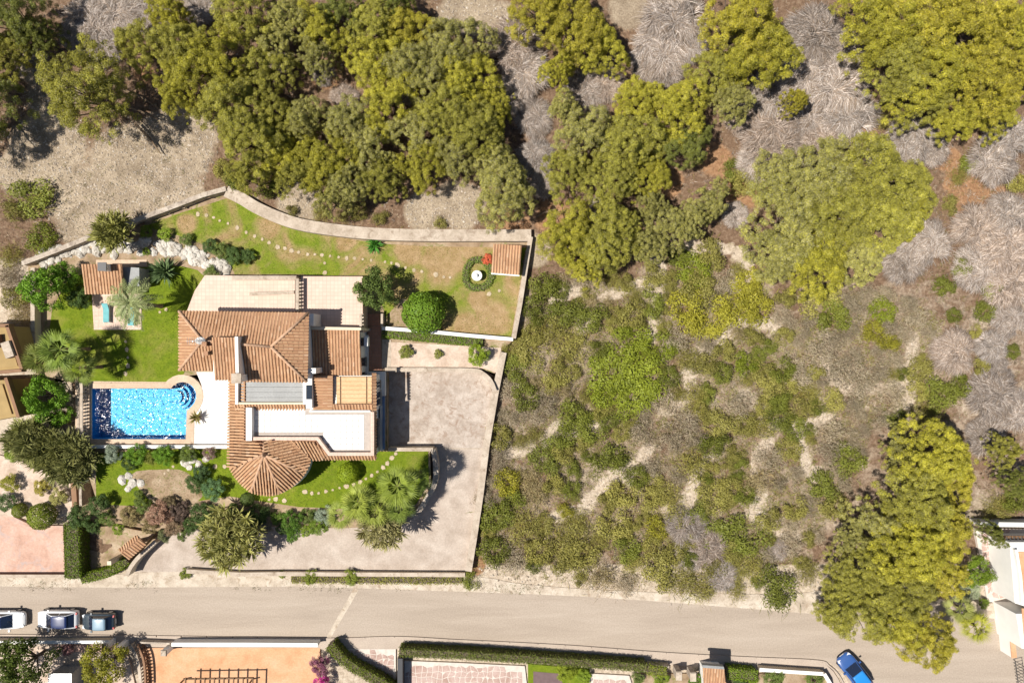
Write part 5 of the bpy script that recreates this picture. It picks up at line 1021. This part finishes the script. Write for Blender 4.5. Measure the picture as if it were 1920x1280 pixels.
# ------------------------------------------------------------------ yards south of the street
ZY = .14
sheet('orange_yard', [(268, 1214), (600, 1214), (600, 1320), (276, 1320)], ZY, M['orange'], 0, -.3); sheet('tree_yard', [(-60, 1212), (236, 1212), (262, 1320), (-60, 1320)], ZY - .01, M['sandbed'], 0, -.3); sheet('pink_strip', [(100, 1208), (236, 1208), (232, 1222), (100, 1222)], ZY + .02, M['pinkyard'], 0, -.2)
wall('street_wall', 'bright white wall along the orange yard', [(322, 1207), (460, 1207), (596, 1208)], .28, -.1, 1.1, M['white'], M['white']); wall('street_wall', 'thin grey wall from gate posts to white wall', [(262, 1204), (318, 1206)], .18, -.1, .8, M['stonewall'], None); wall('street_wall', 'white wall with dark hedge shade along the parked cars', [(-60, 1203), (100, 1203), (205, 1202)], .2, -.1, .9, M['cream'], M['white'])
for x, y, lb in ((321, 1211, 'white square pillar at the orange yard corner'), (238, 1203, 'pale square gate pillar above the curved balustrade'), (213, 1199, 'brown-capped gate pillar by the dark car')):
    t_ = thing('gate_pillar', lb, 'pillar', P(x, y, .1)); MB().box((0, 0, 0), .5, .5, 1.5).build('shaft', M['white'], t_); MB().box((0, 0, 1.5), .64, .64, .12, 0, .8).build('cap', M['capstone'], t_)
balustrade('curved balustrade between the tree yard and the orange yard', None, None, ZY, curve=[(243, 1208), (254, 1228), (260, 1250), (263, 1280), (264, 1310)], wide=.3); balustrade('second curved balustrade rail edging the orange yard', None, None, ZY, curve=[(256, 1208), (267, 1232), (271, 1256), (272, 1290)], wide=.2, mat='brownwall')
pg = thing('pergola', 'dark wooden pergola frame in the orange yard', 'pergola'); 
for k in range(8): MB().wallpath([P(348 + 18 * k, 1270, 1.7), P(346 + 18 * k, 1330, 1.7)], .1, 1.6, 1.74).build('rafter', M['wood'], pg)
MB().wallpath([P(344, 1272, 1.5), P(476, 1270, 1.5)], .12, 1.42, 1.59).build('beam', M['wood'], pg)
for x in (346, 474): MB().box(P(x, 1272, ZY), .12, .12, 1.28).build('post', M['wood'], pg)
leafy('big dark leafy tree below the parked white cars', 55, 1238, 58, (.075, .10, .015), z=.1, i=0, zs=1.2); leafy('olive-yellow rounded bush tree beside the curved balustrade', 196, 1248, 50, (.16, .15, .015), z=.1, i=1, zs=.9)
t_ = thing('shed_roof', 'small grey-roofed hut at the bottom edge under the leafy tree', 'hut'); block(t_, [(92, 1264), (132, 1264), (132, 1320), (92, 1320)], 0, 2.2, M['greymetal'], 'hut_body'); block(t_, [(90, 1262), (134, 1262), (134, 1322), (90, 1322)], 2.22, 2.3, M['steel'], 'hut_roof')
bush('purple bougainvillea at the end of the orange yard', 606, 1240, 22, (.24, .09, .14), z=.1, i=2, zs=1.3); bush('magenta bougainvillea at the bottom edge by the hedge', 606, 1275, 18, (.45, .05, .25), z=.1, i=3, zs=1.2); bush('purple flowering shrub by the gate pillars', 128, 1215, 14, (.25, .13, .13), z=.1, i=1)
hedge('dark curved hedge beside the paved entrance', [(618, 1210), (640, 1236), (672, 1258), (715, 1280), (740, 1300)], .9, 1.5, (.09, .11, .012), z=.1, smooth=2); hedge('long clipped hedge along the street south side', [(748, 1223), (860, 1228), (985, 1236), (1100, 1244), (1212, 1252)], .75, 1.5, (.10, .115, .022), z=.1); hedge('short clipped hedge behind the tiled kiosk', [(1364, 1262), (1420, 1268)], 1.1, 1.2, (.09, .13, .01), z=.1); hedge('clipped hedge between gate posts and long hedge', [(1215, 1256), (1250, 1260)], .9, 1.2, (.12, .14, .015), z=.1)
t_ = thing('side_wall', 'narrow wall between two paved entrances, its shade put into the dark colour', 'wall'); MB().wallpath([P(750, 1234, 1.5), P(750, 1330, 1.5)], .5, 0, 1.5).build('masonry', M['dark'], t_)  # near-black colour stands in for the shade of hedge and wall
def crazy(name, poly, z, cell, seed, mat='crazy'):
    """irregular flagstones: jittered cells, each its own stone, over pale mortar"""
    base = sheet(name, poly, z, M['mortar'], 0, -.3); rg_ = random.Random(seed); x0, x1 = min(p[0] for p in poly), max(p[0] for p in poly); y0, y1 = min(p[1] for p in poly), max(p[1] for p in poly)
    nx_, ny_ = int((x1 - x0) / cell) + 1, int((y1 - y0) / cell) + 1; J = {(i, j): (x0 + i * cell + rg_.uniform(-.3, .3) * cell, y0 + j * cell + rg_.uniform(-.3, .3) * cell) for i in range(nx_ + 1) for j in range(ny_ + 1)}
    for i in range(nx_):
        for j in range(ny_):
            q = [J[i, j], J[i + 1, j], J[i + 1, j + 1], J[i, j + 1]]; cx, cy = sum(p[0] for p in q) / 4, sum(p[1] for p in q) / 4
            if not all(inpoly(*p, poly) for p in q): continue
            k = 1 - 1.4 / cell; q = [(cx + (p[0] - cx) * k, cy + (p[1] - cy) * k) for p in q]
            if rg_.random() < .5: e = rg_.randrange(4); a, b, c_ = q[e - 1], q[e], q[(e + 1) % 4]; q[e:e + 1] = [tuple(b[t] + (a[t] - b[t]) * .35 for t in (0, 1)), tuple(b[t] + (c_[t] - b[t]) * .35 for t in (0, 1))]
            MB().prism([P(*p, z) for p in q], z - .03, z + .018 + rg_.uniform(0, .008)).build('flagstone', M[mat], base)
    return base
crazy('paved_entrance', [(632, 1216), (742, 1216), (742, 1320), (735, 1310), (690, 1268), (660, 1250)], ZY, 10.5, 1); crazy('paved_yard', [(758, 1238), (860, 1242), (984, 1248), (990, 1300), (758, 1300)], ZY, 10.5, 2); crazy('paved_gap', [(1108, 1262), (1180, 1266), (1190, 1300), (1100, 1300)], ZY, 10.5, 3)
sheet('street_garden', [(990, 1244), (1105, 1254), (1105, 1320), (990, 1320)], ZY, M['lawn'], 0, -.3); sheet('street_garden', [(1190, 1262), (1550, 1262), (1560, 1320), (1190, 1320)], ZY, M['soilbed'], 0, -.3); sheet('garden_bed', [(1000, 1258), (1048, 1262), (1070, 1320), (1000, 1320)], ZY + .02, plain('purple_bark_mulch', (.16, .11, .11, 1), .95, .1), 0, -.2)
for i, (lb, x, y, r, c) in enumerate((('yellow-green shrub by the lawn south of the street', 1060, 1256, 22, (.16, .19, .015)), ('green shrub next to the mulch bed', 1095, 1268, 16, LG), ('round shrub beside the paved gap', 1195, 1270, 14, AG), ('shrub at the gate posts', 1238, 1270, 18, LG), ('green shrub left of the tiled kiosk', 1305, 1275, 16, (.08, .14, .015)), ('dark spiky shrub right of the tiled kiosk', 1385, 1278, 18, DG), ('olive ground shrub inside the low street wall', 1450, 1270, 22, AG), ('olive shrub in the corner of the low street wall', 1525, 1275, 20, AG), ('yellow shrub in the low walled garden', 1410, 1275, 14, LG))): bush(lb, x, y, r, c, z=.1, i=i, zs=.7)
wall('street_wall', 'low white garden wall ending at the street corner', [(1424, 1254), (1480, 1258), (1543, 1262)], .25, -.1, .9, M['cream'], M['white']); wall('street_wall', 'short wall turning the street corner by the blue car', [(1545, 1262), (1556, 1280), (1562, 1310)], .25, -.1, .9, M['cream'], M['white']); wall('street_wall', 'low grey wall with railings between gate posts and kiosk', [(1215, 1247), (1255, 1250)], .2, -.1, 1.0, M['stonewall'], None)
for x, y, lb in ((1266, 1252, 'brown stone gate post on the long hedge side'), (1292, 1254, 'brown stone gate post nearer the tiled kiosk')):
    t_ = thing('gate_post', lb, 'post', P(x, y, .1)); MB().box((0, 0, 0), .5, .8, 1.6).build('shaft', M['stonewall'], t_); MB().box((0, 0, 1.6), .62, .92, .1, 0, .85).build('cap', M['capstone'], t_)
ks = thing('tiled_kiosk', 'small tiled kiosk with grey ridge beside the street gate', 'kiosk'); block(ks, [(1322, 1256), (1358, 1258), (1358, 1320), (1322, 1320)], 0, 2.2, M['white'], 'wall'); roof(ks, [(1318, 1250, 2.9), (1358, 1253, 2.9), (1364, 1320, 2.3), (1322, 1320, 2.3)]); block(ks, [(1317, 1246), (1357, 1249), (1358, 1254), (1318, 1251)], 2.5, 2.98, M['greymetal'], 'ridge_flashing')
# ------------------------------------------------------------------ east neighbour
wall('garden_wall', 'white wall end above the red crazy paving', [(1836, 982), (1990, 984)], .35, -.2, 1.6, M['white'], M['white'])
crazy('red_paved_terrace', [(1828, 990), (1990, 992), (1990, 1130), (1880, 1128), (1852, 1128), (1840, 1060)], .25, 11, 4); sheet('white_path', [(1850, 1130), (1995, 1130), (1995, 1166), (1850, 1158)], .22, M['verge'], 0, -.3)
eh = thing('white_house', 'white house with terracotta terrace at the right frame edge', 'house')
block(eh, [(1893, 1016), (1990, 1016), (1990, 1158), (1903, 1130)], 0, 3.4, M['white'], 'wall'); block(eh, [(1905, 1150), (1990, 1150), (1990, 1215), (1916, 1215)], 0, 3.4, M['white'], 'wall'); MB().wallpath([P(1906, 1030, 3.9), P(1914, 1080, 3.9), P(1918, 1130, 3.9)], .25, 3.3, 3.9).build('parapet', M['white'], eh)
block(eh, [(1910, 1034), (1990, 1034), (1990, 1128), (1922, 1128)], 3.42, 3.5, M['orange'], 'roof_terrace'); block(eh, [(1916, 1140), (1990, 1140), (1990, 1210), (1922, 1210)], 3.42, 3.5, M['orange'], 'roof_terrace')
wn = MB(); a = P(1891, 1076, 2.2); wn.box((a.x - .02, a.y, 1.1), .1, 1.2, 1.2, .06); wn.build('window', M['glass'], eh)
for k in range(5): MB().box((a.x - .09, a.y - .5 + .25 * k, 1.05), .04, .05, 1.3).build('window_bar', M['iron'], eh)
pe = thing('dark_pergola', 'dark slatted pergola against the white house top', 'pergola')
for k in range(9): MB().wallpath([P(1884 + 7 * k, 1004, 2.5), P(1886 + 7 * k, 1018, 2.5)], .12, 2.4, 2.52).build('slat', M['wood'], pe)
for y in (1005, 1017): MB().wallpath([P(1882, y, 2.3), P(1946, y, 2.3)], .1, 2.2, 2.38).build('beam', M['wood'], pe)
MB().box(P(1884, 1017, .25), .12, .12, 1.95).build('post', M['wood'], pe)
gt_ = thing('iron_gate', 'black iron railing gate by the white house at the street', 'gate')
for k in range(12): c = P(1900 + .8 * k, 1236 + 6 * k, .1); MB().tube([c, c + Vector((0, 0, 1.7))], .03, 5).build('bar', M['iron'], gt_)
for z_ in (.3, 1.6): a, b = P(1900, 1236, .1), P(1909, 1302, .1); MB().tube([a + Vector((0, 0, z_)), b + Vector((0, 0, z_))], .03, 5).build('rail', M['iron'], gt_)
wall('gate_wall', 'terracotta-topped wall stub at the iron gate', [(1898, 1200), (1901, 1232)], .4, -.1, 1.6, M['white'], M['orange'])
palm('yellow-green fan palm at the foot of the overhanging pines', 1828, 1172, 3.2, 1.0, FAN[0], (.27, .27, .03), z=.1); palm('small fan palm between pines and white house', 1800, 1140, 3.0, .9, FAN[1], (.21, .22, .06), z=.1); bush('green shrub on the white path by the house', 1843, 1130, 12, (.12, .16, .02), z=.2, i=2); bush('silver plant at the edge of the overhanging pines', 1815, 1100, 26, (.22, .24, .15), z=.2, i=1); leafy('bright green tree at the edge of the red paving', 1830, 1070, 34, (.12, .17, .015), z=.2, i=3)
# ------------------------------------------------------------------ parked cars
def paint(name, c): t_ = NT(name); t_.b.inputs['Coat Weight'].default_value = .8; t_.b.inputs['Coat Roughness'].default_value = .06; return t_.fin(c, .35, .5)
M['tyre'] = plain('tyre_rubber', (.02, .02, .02, 1), .85, .2); t = NT('car_glass'); M['cglass'] = t.fin((.012, .02, .045, 1), .04, .8)
M['lamp'] = plain('headlamp_glass', (.7, .72, .75, 1), .15, .6, var=.03); M['tail'] = plain('tail_lamp_red', (.35, .01, .01, 1), .25, .5)
def loft(stations, n=14):
    """stations: (x, half_width, z0, z1, roundness) -> closed skin"""
    mb = MB()
    for x, w_, z0, z1, e in stations:
        for k in range(n):
            a = 2 * math.pi * (k + .5) / n; ca, sa = math.cos(a), math.sin(a)
            mb.v.append((x, w_ * math.copysign(abs(ca) ** e, ca), (z0 + z1) / 2 + (z1 - z0) / 2 * math.copysign(abs(sa) ** e, sa)))
    for i in range(len(stations) - 1):
        for k in range(n): q = (k + 1) % n; mb.f.append([i * n + k, i * n + q, (i + 1) * n + q, (i + 1) * n + k]); mb.m.append(0)
    mb.f.append(list(range(n))[::-1]); mb.m.append(0); e = (len(stations) - 1) * n; mb.f.append([e + k for k in range(n)]); mb.m.append(0); return mb
def car(label, px, py, ang, L, W, Hh, col, roofcol=None, suv=0.0):
    c = P(px, py, 1.0); t_ = thing('parked_car', label, 'car', (c.x, c.y, .005), ang); h = W / 2; pm = paint('car_paint', col); X = lambda f: (f - .5) * L   # front at +x
    bo = loft([(X(.0), h * .62, .42, .62, .5), (X(.012), h * .84, .28, .80, .45), (X(.05), h * .95, .22, .93, .4), (X(.18), h, .2, .98, .38), (X(.5), h, .2, .96, .38), (X(.68), h, .2, .93, .38), (X(.84), h * .97, .2, .84, .4), (X(.94), h * .88, .24, .72, .45), (X(.985), h * .7, .3, .62, .5), (X(1), h * .5, .38, .55, .6)], 20).build('body', pm, t_, True)
    rp = paint('car_roof', roofcol) if roofcol else pm; zr = Hh
    x0, x1, x2, x3 = X(.06 + suv * .0), X(.2), X(.54), X(.74); wb, wt_ = h * .9, h * .72
    B = [(x0, wb * .92), (x3, wb * .9)]
    lo = [Vector((x0, -wb * .9, .93)), Vector((x3, -wb * .88, .9)), Vector((x3, wb * .88, .9)), Vector((x0, wb * .9, .93))]; hi = [Vector((x1, -wt_, zr - .06)), Vector((x2, -wt_, zr - .05)), Vector((x2, wt_, zr - .05)), Vector((x1, wt_, zr - .06))]
    cabin = MB(); cabin.face(hi)
    for i in range(4): j = (i + 1) % 4; cabin.face([lo[i], lo[j], hi[j], hi[i]])
    cab = cabin.build('cabin_pillars', pm, t_)
    rf = loft([(x1 - .12, wt_ * .86, zr - .10, zr - .05, .5), (x1 + .1, wt_ * .98, zr - .09, zr - .005, .6), ((x1 + x2) / 2, wt_, zr - .09, zr + .03, .7), (x2 - .15, wt_ * .97, zr - .09, zr, .6), (x2 + .03, wt_ * .9, zr - .1, zr - .05, .5)], 12).build('roof_panel', rp, t_, True)
    def pane(name, a, b, c2, d, out, inset=.09):
        q = [a, b, c2, d]; m = sum(q, Vector()) / 4; MBx = MB(); MBx.face([m + (p - m) * (1 - inset) + out * .018 for p in q]); return MBx.build(name, M['cglass'], t_)
    pane('windscreen', lo[1], lo[2], hi[2], hi[1], Vector((.6, 0, .8))); pane('rear_window', lo[3], lo[0], hi[0], hi[3], Vector((-.7, 0, .7)))
    for s_, (a, b, c2, d) in ((-1, (lo[0], lo[1], hi[1], hi[0])), (1, (lo[2], lo[3], hi[3], hi[2]))):
        mid0, mid1 = (a + b) / 2, (c2 + d) / 2; pane('side_window', a, mid0, mid1, d, Vector((0, s_, .3)), .12); pane('side_window', mid0, b, c2, mid1, Vector((0, s_, .3)), .12)
        MB().box((x3 - .28, s_ * (h + .07), .92), .16, .2, .13).build('mirror', pm, t_)
        MB().box((X(.935), s_ * h * .66, .60), .28, .3, .1, -s_ * .35).build('headlight', M['lamp'], t_); MB().box((X(.02), s_ * h * .72, .74), .14, .22, .16, s_ * .3).build('tail_light', M['tail'], t_)
        for xf in (.19, .81):
            wv_ = MB().tube([(X(xf), s_ * (h - .2), .31), (X(xf), s_ * (h + .005), .31)], .31, 18).build('wheel', M['tyre'], t_); MB().tube([(X(xf), s_ * (h - .05), .31), (X(xf), s_ * (h + .015), .31)], .2, 12).build('rim', M['steel'], wv_)
    MB().box((X(.002), 0, .5), .04, .5, .11).build('number_plate', M['white'], t_); MB().box((X(1) - .01, 0, .42), .04, .5, .11).build('number_plate', M['white'], t_)
    MB().tube([(x3 + .02, -wb * .5, .955), (x3 - .28, .05, 1.12)], .012, 4).build('wiper', M['dark'], t_); MB().tube([(x3 + .02, 0, .955), (x3 - .28, wb * .6, 1.12)], .012, 4).build('wiper', M['dark'], t_)
    return t_
car('white car with dark glass roof, cut by the left frame edge', 4, 1164, 0, 4.1, 1.78, 1.47, (.75, .75, .76, 1), (.02, .035, .10, 1)); car('white car with blue-black glass roof, middle of the three parked cars', 104, 1163, math.pi, 4.15, 1.8, 1.48, (.78, .78, .79, 1), (.015, .03, .11, 1)); car('small dark blue-grey car, last of the parked row by the gate pillars', 181, 1167, math.pi, 3.35, 1.66, 1.5, (.03, .045, .06, 1), (.22, .32, .40, 1)); car('bright blue car parked aslant at the street corner', 1606, 1262, math.radians(128), 4.1, 1.78, 1.5, (.03, .09, .28, 1), (.02, .22, .60, 1))
# lawn grass: uncountable blades over the lawns
def grass(name, poly, z, n, cols, L=.10):
    x0, x1 = min(p[0] for p in poly), max(p[0] for p in poly); y0, y1 = min(p[1] for p in poly), max(p[1] for p in poly); pts = []
    while len(pts) < n:
        x, y = rng.uniform(x0, x1), rng.uniform(y0, y1)
        if inpoly(x, y, poly): v = P(x, y, z); pts.append((v.x, v.y, z, mnoise.noise(Vector((v.x * .35, v.y * .35, 1)))))
    A = np.array(pts); d = unit(rng.normal(0, .6, (n, 3)) + np.array([0, 0, 1.0])); d[:, 2] = np.abs(d[:, 2]); ln = rng.uniform(.6, 1.4, n) * L
    c = np.array(cols)[np.clip(((A[:, 3] + .5 + rng.normal(0, .18, n)) * len(cols)).astype(int), 0, len(cols) - 1)] * (1 + rng.normal(0, .15, (n, 1)))
    return tag(link(name, np_mesh(name, blades(rng, A[:, :3] + d * (ln * .45)[:, None], d, ln, .035, rng.normal(0, 1, (n, 3))), np.clip(c * 1.35, .01, .8), M['leaf'])), kind='stuff')
grass('lawn_grass', [(270, 425), (425, 372), (560, 430), (700, 456), (985, 470), (958, 632), (718, 616), (690, 520), (440, 514)], Z1, 26000, [(.13, .19, .012), (.17, .21, .02), (.26, .22, .07), (.32, .24, .12)])
grass('side_grass', [(130, 520), (345, 500), (385, 520), (345, 700), (215, 722), (130, 700)], Z1, 13000, [(.09, .155, .008), (.11, .175, .01), (.14, .19, .015), (.2, .2, .05)])
grass('front_grass', [(180, 850), (430, 842), (803, 846), (804, 905), (780, 945), (560, 950), (430, 930), (180, 945)], Z1, 16000, [(.09, .155, .008), (.12, .18, .012), (.16, .19, .025), (.24, .21, .06)])
